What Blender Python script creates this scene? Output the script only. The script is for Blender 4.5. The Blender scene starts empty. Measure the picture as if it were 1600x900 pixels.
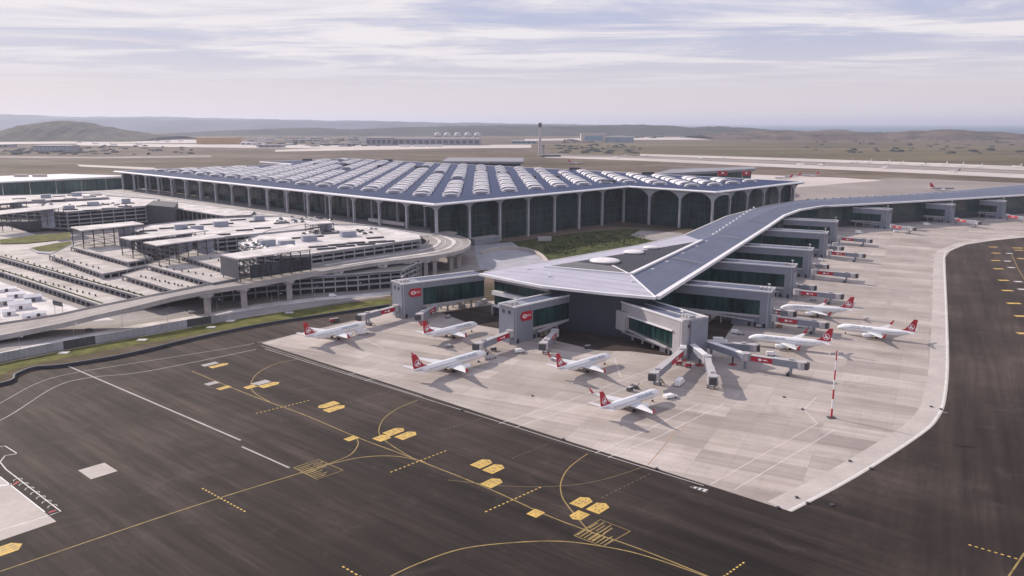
import bpy, bmesh, math, random
from mathutils import Vector, Matrix
R = math.radians
random.seed(7)
scene = bpy.context.scene
COL = scene.collection

# ------------------------------------------------------------------ camera, world, sun
CAM_H = 120.0
PITCH = math.atan(258/1266)
cd = bpy.data.cameras.new('camera'); cam = bpy.data.objects.new('camera', cd); COL.objects.link(cam)
cam.location = (0, 0, CAM_H)
cam.rotation_euler = (math.pi/2 - PITCH, 0, 0)
cd.sensor_width = 36.0
cd.lens = 36.0*1266/1600
cd.clip_start = 1.0; cd.clip_end = 400000.0
scene.camera = cam

SUN_AZ, SUN_EL = R(-52), R(29)
world = bpy.data.worlds.new("World"); scene.world = world; world.use_nodes = True

class NT:
    """tiny node helper"""
    def __init__(s, tree): s.t = tree; s.l = tree.links
    def n(s, typ, ins=None, **kw):
        nd = s.t.nodes.new(typ)
        for k, v in kw.items(): setattr(nd, k, v)
        if ins:
            for k, v in ins.items():
                sock = nd.inputs[k]
                if isinstance(v, bpy.types.NodeSocket): s.l.new(v, sock)
                else: sock.default_value = v
        return nd
    def math(s, op, a, b=0.0, c=0.0, clamp=False):
        nd = s.n('ShaderNodeMath', {0: a, 1: b, 2: c}, operation=op); nd.use_clamp = clamp
        return nd.outputs[0]
    def ramp(s, fac, stops):
        nd = s.n('ShaderNodeValToRGB', {0: fac}); cr = nd.color_ramp
        while len(cr.elements) < len(stops): cr.elements.new(0.5)
        for e, (p, c) in zip(cr.elements, stops):
            e.position = p; e.color = tuple(c) + (1,) if len(c) == 3 else c
        return nd.outputs[0]
    def mix(s, fac, a, b, blend='MIX'):
        nd = s.n('ShaderNodeMix', data_type='RGBA', blend_type=blend)
        for k, v in ((0, fac), (6, a), (7, b)):
            if isinstance(v, bpy.types.NodeSocket): s.l.new(v, nd.inputs[k])
            else: nd.inputs[k].default_value = (tuple(v)+(1,) if isinstance(v, (tuple, list)) and len(v) == 3 else v)
        return nd.outputs[2]

def g3(v): return (v, v, v)

w = NT(world.node_tree); world.node_tree.nodes.clear()
sky = w.n('ShaderNodeTexSky', sky_type='NISHITA', sun_disc=False)
sky.sun_elevation = SUN_EL; sky.sun_rotation = SUN_AZ; sky.altitude = 120
sky.air_density = 1.0; sky.dust_density = 1.0; sky.ozone_density = 1.5
tc = w.n('ShaderNodeTexCoord')
sep = w.n('ShaderNodeSeparateXYZ', {0: tc.outputs['Generated']})
X, Y, Z = sep.outputs
zc = w.math('MAXIMUM', Z, 0.0)
zz = w.math('ADD', zc, 0.012)
cx_ = w.math('DIVIDE', X, zz); cy_ = w.math('DIVIDE', Y, zz)
cv = w.n('ShaderNodeCombineXYZ', {0: cx_, 1: cy_, 2: 0.0}).outputs[0]
m1 = w.n('ShaderNodeMapping', {'Vector': cv, 'Scale': (0.34, 0.50, 1), 'Location': (3.1, 1.7, 0)}).outputs[0]
n1 = w.n('ShaderNodeTexNoise', {'Vector': m1, 'Scale': 1.0, 'Detail': 12.0, 'Roughness': 0.62, 'Distortion': 0.5}).outputs[0]
m2 = w.n('ShaderNodeMapping', {'Vector': cv, 'Scale': (0.12, 0.2, 1), 'Location': (8.1, 4.7, 0)}).outputs[0]
n2 = w.n('ShaderNodeTexNoise', {'Vector': m2, 'Scale': 1.0, 'Detail': 5.0, 'Roughness': 0.55}).outputs[0]
cl = w.math('ADD', w.math('MULTIPLY', n1, 0.6), w.math('MULTIPLY', n2, 0.5))
cmask = w.ramp(cl, [(0.465, g3(0)), (0.57, g3(1))])
fade = w.math('MULTIPLY', w.math('SUBTRACT', Z, 0.035), 22.0, clamp=True)
cmask = w.math('MULTIPLY', cmask, fade)
# pale veil of high cloud and mist over the blue: thick at the horizon, thinner above
veil = w.ramp(zc, [(0.0, (7.3, 6.7, 6.9)), (0.04, (6.6, 6.1, 6.5)), (0.085, (5.2, 5.25, 6.6)), (0.15, (4.3, 4.7, 6.7)), (0.6, (2.8, 3.4, 5.6))])
skyc = w.mix(0.93, sky.outputs[0], veil)
cloudc = w.ramp(n1, [(0.40, (6.0, 5.8, 6.6)), (0.56, (8.6, 8.1, 8.1))])
allc = w.mix(w.math('MULTIPLY', cmask, 0.85), skyc, cloudc)
bg = w.n('ShaderNodeBackground', {'Color': allc, 'Strength': 0.1})
wo = w.n('ShaderNodeOutputWorld'); w.l.new(bg.outputs[0], wo.inputs[0])

sd = bpy.data.lights.new('sun', 'SUN'); sd.energy = 4.8; sd.angle = R(0.9); sd.color = (1.0, 0.89, 0.77)
sun = bpy.data.objects.new('sun', sd); COL.objects.link(sun)
sdir = Vector((math.sin(SUN_AZ)*math.cos(SUN_EL), math.cos(SUN_AZ)*math.cos(SUN_EL), math.sin(SUN_EL)))
sun.rotation_euler = sdir.to_track_quat('Z', 'Y').to_euler(); sun.location = sdir*500
vs = scene.view_settings
vs.view_transform = 'Standard'; vs.look = 'None'; vs.exposure = 0.12; vs.gamma = 1.0; vs.use_curve_mapping = False

# ------------------------------------------------------------------ helpers
CP, SP = math.cos(PITCH), math.sin(PITCH)
def at(px, py, z=0.0):
    """survey: where a line of sight of the photograph meets the level z"""
    x = (px-800)/1266.0; y = -(py-450)/1266.0
    d = Vector((x, CP + y*SP, -SP + y*CP))
    t = (z-CAM_H)/d.z
    return Vector((d.x*t, d.y*t, z))

def link(name, mesh, parent=None):
    o = bpy.data.objects.new(name, mesh); COL.objects.link(o)
    if parent: o.parent = parent
    return o
def tag(o, label=None, cat=None, group=None, kind=None):
    if label: o['label'] = label
    if cat: o['category'] = cat
    if group: o['group'] = group
    if kind: o['kind'] = kind
    return o
def empty(name, loc=(0, 0, 0), rz=0.0):
    o = bpy.data.objects.new(name, None); COL.objects.link(o)
    o.location = loc; o.rotation_euler = (0, 0, rz); o.empty_display_size = 1
    return o
def copy_tree(o, parent=None):
    c = o.copy(); COL.objects.link(c); c.parent = parent
    for k in ('label', 'category', 'group'):
        pass
    for ch in list(o.children): copy_tree(ch, c)
    return c

class MB:
    def __init__(s): s.v = []; s.f = []
    def add(s, vs_, fs):
        b = len(s.v); s.v += [tuple(p) for p in vs_]; s.f += [tuple(i+b for i in f) for f in fs]
        return s
    def prism(s, poly, z0, z1):
        """poly: list of xy (ccw or cw); z0 / z1 numbers or lists"""
        n = len(poly)
        area = sum(poly[i][0]*poly[(i+1) % n][1]-poly[(i+1) % n][0]*poly[i][1] for i in range(n))
        if area < 0:
            poly = poly[::-1]
            if isinstance(z0, list): z0 = z0[::-1]
            if isinstance(z1, list): z1 = z1[::-1]
        a = [(p[0], p[1], z0[i] if isinstance(z0, list) else z0) for i, p in enumerate(poly)]
        b = [(p[0], p[1], z1[i] if isinstance(z1, list) else z1) for i, p in enumerate(poly)]
        fs = [tuple(range(n-1, -1, -1)), tuple(range(n, 2*n))]
        fs += [(i, (i+1) % n, n+(i+1) % n, n+i) for i in range(n)]
        return s.add(a+b, fs)
    def box(s, x0, x1, y0, y1, z0, z1):
        return s.prism([(x0, y0), (x1, y0), (x1, y1), (x0, y1)], z0, z1)
    def obox(s, p, d, L, W, z0, z1, off=0.0):
        """box from p along unit dir d for L, width W to the left of d starting at off"""
        d = Vector((d[0], d[1])).normalized(); n = Vector((-d.y, d.x)); p = Vector((p[0], p[1]))
        a = p+n*off; b = a+d*L
        return s.prism([a, b, b+n*W, a+n*W], z0, z1)
    def bar(s, a, b, r, sides=6, r2=None):
        a = Vector(a); b = Vector(b); d = (b-a)
        if d.length < 1e-6: return s
        q = d.to_track_quat('Z', 'Y'); r2 = r if r2 is None else r2
        ring = [Vector((math.cos(2*math.pi*(i+.5)/sides), math.sin(2*math.pi*(i+.5)/sides), 0)) for i in range(sides)]
        va = [a+q@(v*r) for v in ring]; vb = [b+q@(v*r2) for v in ring]
        fs = [(i, (i+1) % sides, sides+(i+1) % sides, sides+i) for i in range(sides)]
        fs += [tuple(range(sides-1, -1, -1)), tuple(range(sides, 2*sides))]
        return s.add(va+vb, fs)
    def loft(s, rings, cap=True, closed=True):
        n = len(rings[0]); b = []
        for r in rings: b += [tuple(p) for p in r]
        fs = []
        for k in range(len(rings)-1):
            for i in range(n if closed else n-1):
                j = (i+1) % n
                fs.append((k*n+i, k*n+j, (k+1)*n+j, (k+1)*n+i))
        if cap and closed:
            fs.append(tuple(range(n-1, -1, -1))); fs.append(tuple((len(rings)-1)*n+i for i in range(n)))
        return s.add(b, fs)
    def strip(s, pts, wdt, z, close=False):
        """flat painted line of width wdt along pts"""
        P = [Vector((p[0], p[1])) for p in pts]; Lf = []; Rt = []
        for i, p in enumerate(P):
            d = (P[min(i+1, len(P)-1)]-P[max(i-1, 0)]).normalized(); n = Vector((-d.y, d.x))
            Lf.append((*(p+n*wdt/2), z)); Rt.append((*(p-n*wdt/2), z))
        b = Lf+Rt; m = len(P)
        return s.add(b, [(m+i, m+i+1, i+1, i) for i in range(m-1)])
    def mesh(s, name, mat, smooth=False):
        me = bpy.data.meshes.new(name); me.from_pydata(s.v, [], s.f)
        if isinstance(mat, (list, tuple)):
            for m in mat: me.materials.append(m)
        else: me.materials.append(mat)
        if smooth:
            for p in me.polygons: p.use_smooth = True
        me.update(); return me
    def build(s, name, mat, parent=None, smooth=False):
        return link(name, s.mesh(name, mat, smooth), parent)

def spline(pts, n=8):
    """Catmull-Rom through 2D/3D points"""
    P = [Vector(p) for p in pts]; out = []
    for i in range(len(P)-1):
        p0 = P[max(i-1, 0)]; p1 = P[i]; p2 = P[i+1]; p3 = P[min(i+2, len(P)-1)]
        for k in range(n):
            t = k/n
            out.append(0.5*((2*p1)+(p2-p0)*t+(2*p0-5*p1+4*p2-p3)*t*t+(3*p1-p0-3*p2+p3)*t**3))
    out.append(P[-1]); return out

# ------------------------------------------------------------------ materials
def mat(name, col, rough=0.6, var=0.12, scale=0.15, metal=0.0, fine=0.0, spec=None, emis=None, stretch=(1, 1, 1), streak=0.0):
    m = bpy.data.materials.new(name); m.use_nodes = True
    t = NT(m.node_tree); bs = m.node_tree.nodes['Principled BSDF']
    pos = t.n('ShaderNodeNewGeometry').outputs['Position']
    mp = t.n('ShaderNodeMapping', {'Vector': pos, 'Scale': stretch}).outputs[0]
    n = t.n('ShaderNodeTexNoise', {'Vector': mp, 'Scale': scale, 'Detail': 6.0, 'Roughness': 0.6}).outputs[0]
    lo = tuple(c*(1-var*1.6) for c in col); hi = tuple(min(1, c*(1+var*1.6)) for c in col)
    c = t.ramp(n, [(0.28, lo), (0.72, hi)])
    if fine:
        n3 = t.n('ShaderNodeTexNoise', {'Vector': pos, 'Scale': scale*9, 'Detail': 3.0}).outputs[0]
        c = t.mix(1.0, c, t.ramp(n3, [(0.3, g3(1-fine)), (0.7, g3(1.0))]), 'MULTIPLY')
    t.l.new(c, bs.inputs['Base Color'])
    bs.inputs['Roughness'].default_value = rough; bs.inputs['Metallic'].default_value = metal
    if spec is not None: bs.inputs['Specular IOR Level'].default_value = spec
    return m

M = {}
M['fascia'] = mat('white_metal_fascia', (.74, .73, .76), .45, .05)
M['white'] = mat('white_paint', (.80, .80, .82), .35, .04)
M['planewhite'] = mat('aircraft_white_gloss', (.82, .82, .84), .22, .02)
M['red'] = mat('red_paint', (.42, .012, .03), .35, .05)
M['navy'] = mat('navy_lettering', (.03, .07, .22), .5, .02)
M['column'] = mat('pale_steel_column', (.42, .42, .47), .5, .06)
M['grey'] = mat('grey_cladding', (.23, .245, .30), .5, .06, fine=.08)
M['lightgrey'] = mat('light_grey_cladding', (.43, .41, .43), .5, .05, fine=.08)
M['darkgrey'] = mat('charcoal_metal', (.055, .055, .065), .55, .15)
M['black'] = mat('black_rubber', (.015, .015, .017), .8, .1)
M['bluewall'] = mat('dark_blue_grey_wall', (.034, .040, .060), .45, .1)
M['frame'] = mat('dark_steel_frame', (.045, .042, .045), .6, .15)
M['soffit'] = mat('soffit_grey', (.28, .28, .33), .6, .08)
M['conc'] = mat('viaduct_concrete', (.40, .375, .375), .85, .14, .06, fine=.12)
M['conclight'] = mat('pale_concrete_roof', (.60, .56, .565), .85, .26, .06, fine=.2)
M['terrace'] = mat('weathered_terrace_concrete', (.47, .43, .415), .9, .22, .07, fine=.2)
M['concwall'] = mat('garage_concrete', (.33, .33, .37), .85, .14, .08)
M['road'] = mat('road_surface', (.30, .27, .265), .9, .14, .03, fine=.15)
M['mast'] = mat('galvanised_steel', (.4, .4, .42), .4, .05, metal=.4)
M['unit'] = mat('rooftop_unit_grey', (.30, .33, .42), .5, .1)
M['dark'] = mat('dark_opening', (.02, .022, .03), .7, .2)
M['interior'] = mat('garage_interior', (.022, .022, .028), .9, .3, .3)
M['beige'] = mat('beige_cladding', (.46, .41, .38), .7, .08)
M['ochre'] = mat('ochre_cladding', (.42, .25, .09), .7, .1)
M['bluefar'] = mat('teal_blue_cladding', (.10, .25, .36), .5, .1)
M['greyfar'] = mat('far_grey_cladding', (.22, .22, .26), .7, .15, .05)
M['wallwhite'] = mat('road_paint_white', (.66, .64, .64), .8, .12, .3, fine=.2)
M['yellow'] = mat('apron_paint_yellow', (.60, .40, .10), .8, .14, .25, fine=.2)
M['yline'] = mat('worn_yellow_line', (.34, .24, .085), .85, .25, .2, fine=.3)
M['yline2'] = mat('faint_yellow_line', (.16, .12, .06), .85, .3, .2, fine=.3)
M['glasslamp'] = mat('safety_yellow', (.75, .72, .05), .5, .05)
M['tarp'] = mat('white_tarpaulin', (.80, .78, .80), .7, .06)
M['treetrunk'] = mat('bark', (.09, .06, .04), .9, .2)
M['orange'] = mat('orange_plastic', (.5, .14, .04), .6, .1)

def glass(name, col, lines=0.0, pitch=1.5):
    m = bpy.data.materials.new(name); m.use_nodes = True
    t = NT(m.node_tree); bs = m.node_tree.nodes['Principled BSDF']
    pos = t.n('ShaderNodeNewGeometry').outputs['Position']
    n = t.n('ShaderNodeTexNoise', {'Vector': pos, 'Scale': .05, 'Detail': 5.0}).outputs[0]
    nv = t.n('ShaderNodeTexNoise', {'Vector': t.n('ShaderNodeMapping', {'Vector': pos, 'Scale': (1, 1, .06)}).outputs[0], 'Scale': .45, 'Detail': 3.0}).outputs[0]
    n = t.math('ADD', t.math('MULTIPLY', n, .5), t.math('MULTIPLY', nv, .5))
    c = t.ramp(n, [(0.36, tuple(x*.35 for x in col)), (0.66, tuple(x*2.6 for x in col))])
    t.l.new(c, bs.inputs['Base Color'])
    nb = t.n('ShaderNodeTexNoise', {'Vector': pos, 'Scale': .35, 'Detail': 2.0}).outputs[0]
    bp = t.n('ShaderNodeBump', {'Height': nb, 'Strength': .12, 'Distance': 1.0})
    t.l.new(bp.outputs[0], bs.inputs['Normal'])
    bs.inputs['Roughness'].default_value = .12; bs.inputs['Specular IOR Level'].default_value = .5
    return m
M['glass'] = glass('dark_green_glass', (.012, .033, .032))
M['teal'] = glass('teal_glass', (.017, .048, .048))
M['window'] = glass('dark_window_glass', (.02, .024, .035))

def roof_mat(name, col, az, pitch, rough=.42, seam=.72, var=.1):
    """standing seam metal: relief lines every `pitch` metres running along azimuth az"""
    m = bpy.data.materials.new(name); m.use_nodes = True
    t = NT(m.node_tree); bs = m.node_tree.nodes['Principled BSDF']
    pos = t.n('ShaderNodeNewGeometry').outputs['Position']
    mp = t.n('ShaderNodeMapping', {'Vector': pos, 'Rotation': (0, 0, az)}).outputs[0]
    sx = t.n('ShaderNodeSeparateXYZ', {0: mp}).outputs[0]
    fr = t.math('FRACT', t.math('DIVIDE', sx, pitch))
    ln = t.math('LESS_THAN', fr, 0.10)
    n = t.n('ShaderNodeTexNoise', {'Vector': pos, 'Scale': .04, 'Detail': 6.0, 'Roughness': .65}).outputs[0]
    n2 = t.n('ShaderNodeTexNoise', {'Vector': t.n('ShaderNodeMapping', {'Vector': mp, 'Scale': (1.2, .03, 1)}).outputs[0], 'Scale': .5, 'Detail': 2.0}).outputs[0]
    c = t.ramp(n, [(0.3, tuple(x*(1-var) for x in col)), (0.7, tuple(x*(1+var) for x in col))])
    c = t.mix(1.0, c, t.ramp(n2, [(.35, g3(.86)), (.65, g3(1.0))]), 'MULTIPLY')
    c = t.mix(ln, c, tuple(x*seam for x in col))
    t.l.new(c, bs.inputs['Base Color'])
    bs.inputs['Roughness'].default_value = rough; bs.inputs['Specular IOR Level'].default_value = .25
    return m
AZU, AZV, AZP = R(43.75), R(-46.25), R(27)
M['hallroof'] = roof_mat('blue_grey_standing_seam_roof', (.024, .043, .12), R(43.75), 4.5, .8)
M['pierroof'] = roof_mat('slate_blue_seam_roof', (.11, .128, .20), R(-63+90), 3.0, .6)
M['pierfront'] = roof_mat('pale_front_roof', (.46, .45, .54), R(-55), 9.0, .45, .6)  # front and left planes: paler base colour than the right-hand strip
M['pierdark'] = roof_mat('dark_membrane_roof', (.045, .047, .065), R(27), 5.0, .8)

def asphalt():
    m = bpy.data.materials.new('weathered_asphalt'); m.use_nodes = True
    t = NT(m.node_tree); bs = m.node_tree.nodes['Principled BSDF']
    pos = t.n('ShaderNodeNewGeometry').outputs['Position']
    n0 = t.n('ShaderNodeTexNoise', {'Vector': pos, 'Scale': .012, 'Detail': 5.0, 'Roughness': .6}).outputs[0]
    c = t.ramp(n0, [(.3, (.020, .0145, .0132)), (.5, (.031, .0225, .0202)), (.7, (.058, .043, .0385))])
    # paver lanes along the taxi line and across it
    def lanes(rot, sc, lo, hi, s2=1.0):
        mp = t.n('ShaderNodeMapping', {'Vector': pos, 'Rotation': (0, 0, rot), }).outputs[0]
        mp = t.n('ShaderNodeMapping', {'Vector': mp, 'Scale': (sc, sc*.035, 1)}).outputs[0]
        n = t.n('ShaderNodeTexNoise', {'Vector': mp, 'Scale': 1.0*s2, 'Detail': 4.0, 'Roughness': .65}).outputs[0]
        return t.ramp(n, [(.36, g3(lo)), (.62, g3(hi))])
    L1 = t.mix(1.0, lanes(R(-49), .11, .55, 1.15), lanes(R(-52), .45, .74, 1.12), 'MULTIPLY')
    L1 = t.mix(1.0, L1, lanes(R(-44), .22, .8, 1.15), 'MULTIPLY')
    L2 = t.mix(1.0, lanes(R(27), .13, .72, 1.12), lanes(R(29), .45, .82, 1.08), 'MULTIPLY')
    sxx = t.n('ShaderNodeSeparateXYZ', {0: pos}); side = t.math('MULTIPLY', t.math('SUBTRACT', t.math('SUBTRACT', sxx.outputs[0], t.math('MULTIPLY', sxx.outputs[1], .35)), 10.0), 1/50.0, clamp=True)
    c = t.mix(1.0, c, t.mix(side, L1, L2), 'MULTIPLY')
    # surfacing multiplied paler with distance ahead of the camera
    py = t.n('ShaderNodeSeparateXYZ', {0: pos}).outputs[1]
    far_mix = t.math('MULTIPLY', t.math('SUBTRACT', py, 215.0), 1/140.0, clamp=True)
    c = t.mix(far_mix, c, t.mix(1.0, c, (1.75, 1.72, 1.70), 'MULTIPLY'))
    n4 = t.n('ShaderNodeTexNoise', {'Vector': pos, 'Scale': .05, 'Detail': 8.0, 'Roughness': .75, 'Distortion': .8}).outputs[0]
    c = t.mix(t.math('MULTIPLY', t.ramp(n4, [(.55, g3(0)), (.72, g3(1))]), .32), c, (.12, .10, .092))
    n5 = t.n('ShaderNodeTexNoise', {'Vector': pos, 'Scale': 2.2, 'Detail': 3.0}).outputs[0]
    c = t.mix(1.0, c, t.ramp(n5, [(.3, g3(.86)), (.7, g3(1.08))]), 'MULTIPLY')
    t.l.new(c, bs.inputs['Base Color'])
    bs.inputs['Roughness'].default_value = .85; bs.inputs['Specular IOR Level'].default_value = .18
    return m
M['asphalt'] = asphalt()

def slabmat():
    m = bpy.data.materials.new('apron_concrete_slab'); m.use_nodes = True
    t = NT(m.node_tree); bs = m.node_tree.nodes['Principled BSDF']
    pos = t.n('ShaderNodeNewGeometry').outputs['Position']
    at_ = t.n('ShaderNodeAttribute', attribute_name='tone').outputs['Color']
    n0 = t.n('ShaderNodeTexNoise', {'Vector': pos, 'Scale': .02, 'Detail': 6.0, 'Roughness': .65}).outputs[0]
    c = t.ramp(n0, [(.3, (.33, .285, .265)), (.7, (.49, .435, .415))])
    c = t.mix(1.0, c, at_, 'MULTIPLY')
    mp = t.n('ShaderNodeMapping', {'Vector': pos, 'Rotation': (0, 0, R(-63)), }).outputs[0]
    mp = t.n('ShaderNodeMapping', {'Vector': mp, 'Scale': (.5, .03, 1)}).outputs[0]
    n2 = t.n('ShaderNodeTexNoise', {'Vector': mp, 'Scale': .6, 'Detail': 4.0}).outputs[0]
    c = t.mix(1.0, c, t.ramp(n2, [(.3, g3(.84)), (.65, g3(1.05))]), 'MULTIPLY')
    n4 = t.n('ShaderNodeTexNoise', {'Vector': pos, 'Scale': .045, 'Detail': 7.0, 'Roughness': .72, 'Distortion': .6}).outputs[0]
    c = t.mix(t.math('MULTIPLY', t.ramp(n4, [(.56, g3(0)), (.72, g3(1))]), .5), c, (.20, .165, .155))
    # saw-cut joints every 6 m as fine relief lines
    mq = t.n('ShaderNodeMapping', {'Vector': pos, 'Rotation': (0, 0, R(27))}).outputs[0]
    sx = t.n('ShaderNodeSeparateXYZ', {0: mq})
    for k in (0, 1):
        fr = t.math('FRACT', t.math('DIVIDE', sx.outputs[k], 6.0))
        c = t.mix(t.math('MULTIPLY', t.math('LESS_THAN', fr, .03), .16), c, (.15, .13, .13))
    t.l.new(c, bs.inputs['Base Color'])
    bs.inputs['Roughness'].default_value = .85; bs.inputs['Specular IOR Level'].default_value = .35
    return m
M['slab'] = slabmat()
M['joint'] = mat('joint_sealant', (.24, .21, .20), .9, .1)
M['edge'] = mat('pale_edge_concrete', (.47, .42, .40), .85, .1, .05, fine=.12)

def landmat():
    m = bpy.data.materials.new('dry_airfield_earth'); m.use_nodes = True
    t = NT(m.node_tree); bs = m.node_tree.nodes['Principled BSDF']
    pos = t.n('ShaderNodeNewGeometry').outputs['Position']
    mp = t.n('ShaderNodeMapping', {'Vector': pos, 'Rotation': (0, 0, R(8)), }).outputs[0]
    mp = t.n('ShaderNodeMapping', {'Vector': mp, 'Scale': (.0009, .0034, 1)}).outputs[0]
    n0 = t.n('ShaderNodeTexNoise', {'Vector': mp, 'Scale': 1.0, 'Detail': 9.0, 'Roughness': .62, 'Distortion': .5}).outputs[0]
    c = t.ramp(n0, [(.30, (.06, .050, .030)), (.40, (.12, .093, .058)), (.46, (.19, .138, .10)), (.50, (.10, .08, .048)), (.55, (.23, .175, .145)), (.59, (.14, .105, .075)), (.64, (.26, .21, .19)), (.68, (.15, .115, .085)), (.74, (.38, .32, .30))])
    n1 = t.n('ShaderNodeTexNoise', {'Vector': pos, 'Scale': .0022, 'Detail': 10.0, 'Roughness': .7}).outputs[0]
    c = t.mix(1.0, c, t.ramp(n1, [(.3, g3(.5)), (.7, g3(1.1))]), 'MULTIPLY')
    n2 = t.n('ShaderNodeTexNoise', {'Vector': pos, 'Scale': .03, 'Detail': 6.0, 'Roughness': .7}).outputs[0]
    c = t.mix(1.0, c, t.ramp(n2, [(.3, g3(.8)), (.7, g3(1.1))]), 'MULTIPLY')
    t.l.new(c, bs.inputs['Base Color']); bs.inputs['Roughness'].default_value = .95
    bs.inputs['Specular IOR Level'].default_value = .1
    return m
M['land'] = landmat()
M['hillgreen'] = mat('scrub_green_hill', (.075, .072, .042), .95, .6, .009, fine=.6, spec=.1)
M['hillbrown'] = mat('brown_scrub_hill', (.13, .10, .075), .95, .55, .006, fine=.6, spec=.1)
M['hilldark'] = mat('wooded_dark_hill', (.035, .045, .04), .95, .3, .003, fine=.3, spec=.1)
M['hillblue'] = mat('far_hazed_hill', (.10, .12, .165), .95, .2, .001, spec=.1)  # blue haze of distance painted into the base colour
M['grass'] = mat('mown_grass', (.125, .125, .035), .95, .35, .12, fine=.3, spec=.1)
M['garden'] = mat('garden_ground_cover', (.075, .085, .03), .95, .5, .09, fine=.4, spec=.1)
M['leaf'] = mat('shrub_leaves', (.05, .08, .022), .9, .35, .4, spec=.1)
M['water'] = mat('sea_water', (.03, .11, .17), .5, .1, .0003, spec=.1)
M['runway'] = mat('pale_runway_concrete', (.52, .46, .44), .9, .12, .003, fine=.1)
M['taxi'] = mat('grey_taxiway', (.26, .22, .21), .9, .2, .004, fine=.1)

def sheet(name, pts, z, m, kind='structure', parent=None):
    """flat sheet; pts world xy"""
    bm = bmesh.new(); vs_ = [bm.verts.new((p[0], p[1], z)) for p in pts]
    f = bm.faces.new(vs_); bmesh.ops.triangulate(bm, faces=[f]); bmesh.ops.recalc_face_normals(bm, faces=bm.faces)
    for f in bm.faces:
        if f.normal.z < 0: f.normal_flip()
    me = bpy.data.meshes.new(name); bm.to_mesh(me); bm.free(); me.materials.append(m)
    o = link(name, me, parent)
    if parent is None and kind: o['kind'] = kind
    return o
def pxs(pts, z=0.0): return [at(x, y, z) for x, y in pts]

# ------------------------------------------------------------------ ground, sea, hills
gm = MB(); xs = [-110000, -30000, -8000, -2500, 0, 2500, 8000, 30000, 110000]; ys = [-3000, 0, 1500, 4000, 9000, 20000, 50000, 120000]
vv = [(x, y, 0) for y in ys for x in xs]
gm.add(vv, [(j*9+i, j*9+i+1, (j+1)*9+i+1, (j+1)*9+i) for j in range(len(ys)-1) for i in range(8)])
tag(gm.build('ground', M['land']), kind='structure')
sea = [at(930, 199.3), at(1100, 200.5), at(1230, 204), at(1400, 207), at(1600, 213), at(1900, 224), (118000, at(1900, 224).y), (118000, 118000), (9000, 118000)]
sheet('sea', sea, .6, M['water'])

def ridge(name, sil, D, depth, m, seed, base_z=-5, rough=.12, n=150, rows=18):
    """a real hill range: its crest line stands at distance D, slopes fall to both sides"""
    rnd = random.Random(seed); ph = [rnd.uniform(0, 6.28) for _ in range(8)]
    xs_ = [s[0] for s in sil]
    def hz(px):
        for (a, ya), (b, yb) in zip(sil, sil[1:]):
            if a <= px <= b:
                t = (px-a)/(b-a); t = t*t*(3-2*t); return ya+(yb-ya)*t
        return sil[-1][1]
    cr = [0]
    for _ in range(n): cr.append(cr[-1]*.7+rnd.uniform(-.35, .35))
    mb = MB(); vs_ = []
    for j in range(rows+1):
        s = j/rows*2-1                      # -1 front, 0 crest, 1 back
        prof = math.cos(s*math.pi/2)**1.3 if abs(s) < 1 else 0
        for i in range(n+1):
            px = xs_[0]+(xs_[-1]-xs_[0])*i/n; py = hz(px)
            zt = CAM_H+(192-py+cr[i])/1292*D
            zt = max(zt, 2)
            y = D+s*depth
            x = (px-800)/1266*D*1.02
            q = x/depth
            wob = sum(math.sin(q*k*3.1+ph[k]+s*3*k) / k for k in range(1, 6))*rough
            z = base_z+(zt-base_z)*max(0, prof*(1+wob*(1-prof)*2)) + (rnd.uniform(-.5, 1)*(3+zt*.02) if 0 < j < rows else 0)
            vs_.append((x, y+math.sin(q*5+ph[0])*depth*.1, z))
    N = n+1
    mb.add(vs_, [(j*N+i, j*N+i+1, (j+1)*N+i+1, (j+1)*N+i) for j in range(rows) for i in range(n)])
    return tag(mb.build(name, m, smooth=True), kind='structure')
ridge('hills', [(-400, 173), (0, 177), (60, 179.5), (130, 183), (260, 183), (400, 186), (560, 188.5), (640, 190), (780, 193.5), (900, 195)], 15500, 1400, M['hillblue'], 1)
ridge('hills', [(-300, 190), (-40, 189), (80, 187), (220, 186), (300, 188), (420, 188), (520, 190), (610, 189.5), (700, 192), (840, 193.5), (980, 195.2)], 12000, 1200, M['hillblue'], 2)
ridge('hills', [(300, 207), (400, 203), (480, 200), (560, 202), (640, 199), (700, 197), (800, 196), (900, 196.5), (980, 195), (1030, 196), (1060, 199), (1110, 197.5), (1150, 200), (1210, 204), (1300, 212)], 8600, 900, M['hilldark'], 3, rough=.3, n=220)
ridge('hills', [(1080, 211), (1200, 204), (1240, 206), (1290, 203), (1340, 208), (1380, 206), (1420, 204), (1460, 202.5), (1500, 206), (1530, 206), (1570, 214), (1650, 222), (1800, 226)], 6400, 700, M['hillbrown'], 4, rough=.3, n=260)
ridge('hills', [(-250, 212), (-60, 209), (0, 208.5), (50, 205), (82, 199), (104, 193), (128, 190), (152, 191), (176, 197), (210, 204), (246, 210), (290, 213)], 6000, 700, M['hillgreen'], 5, rough=.3, n=260)
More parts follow.
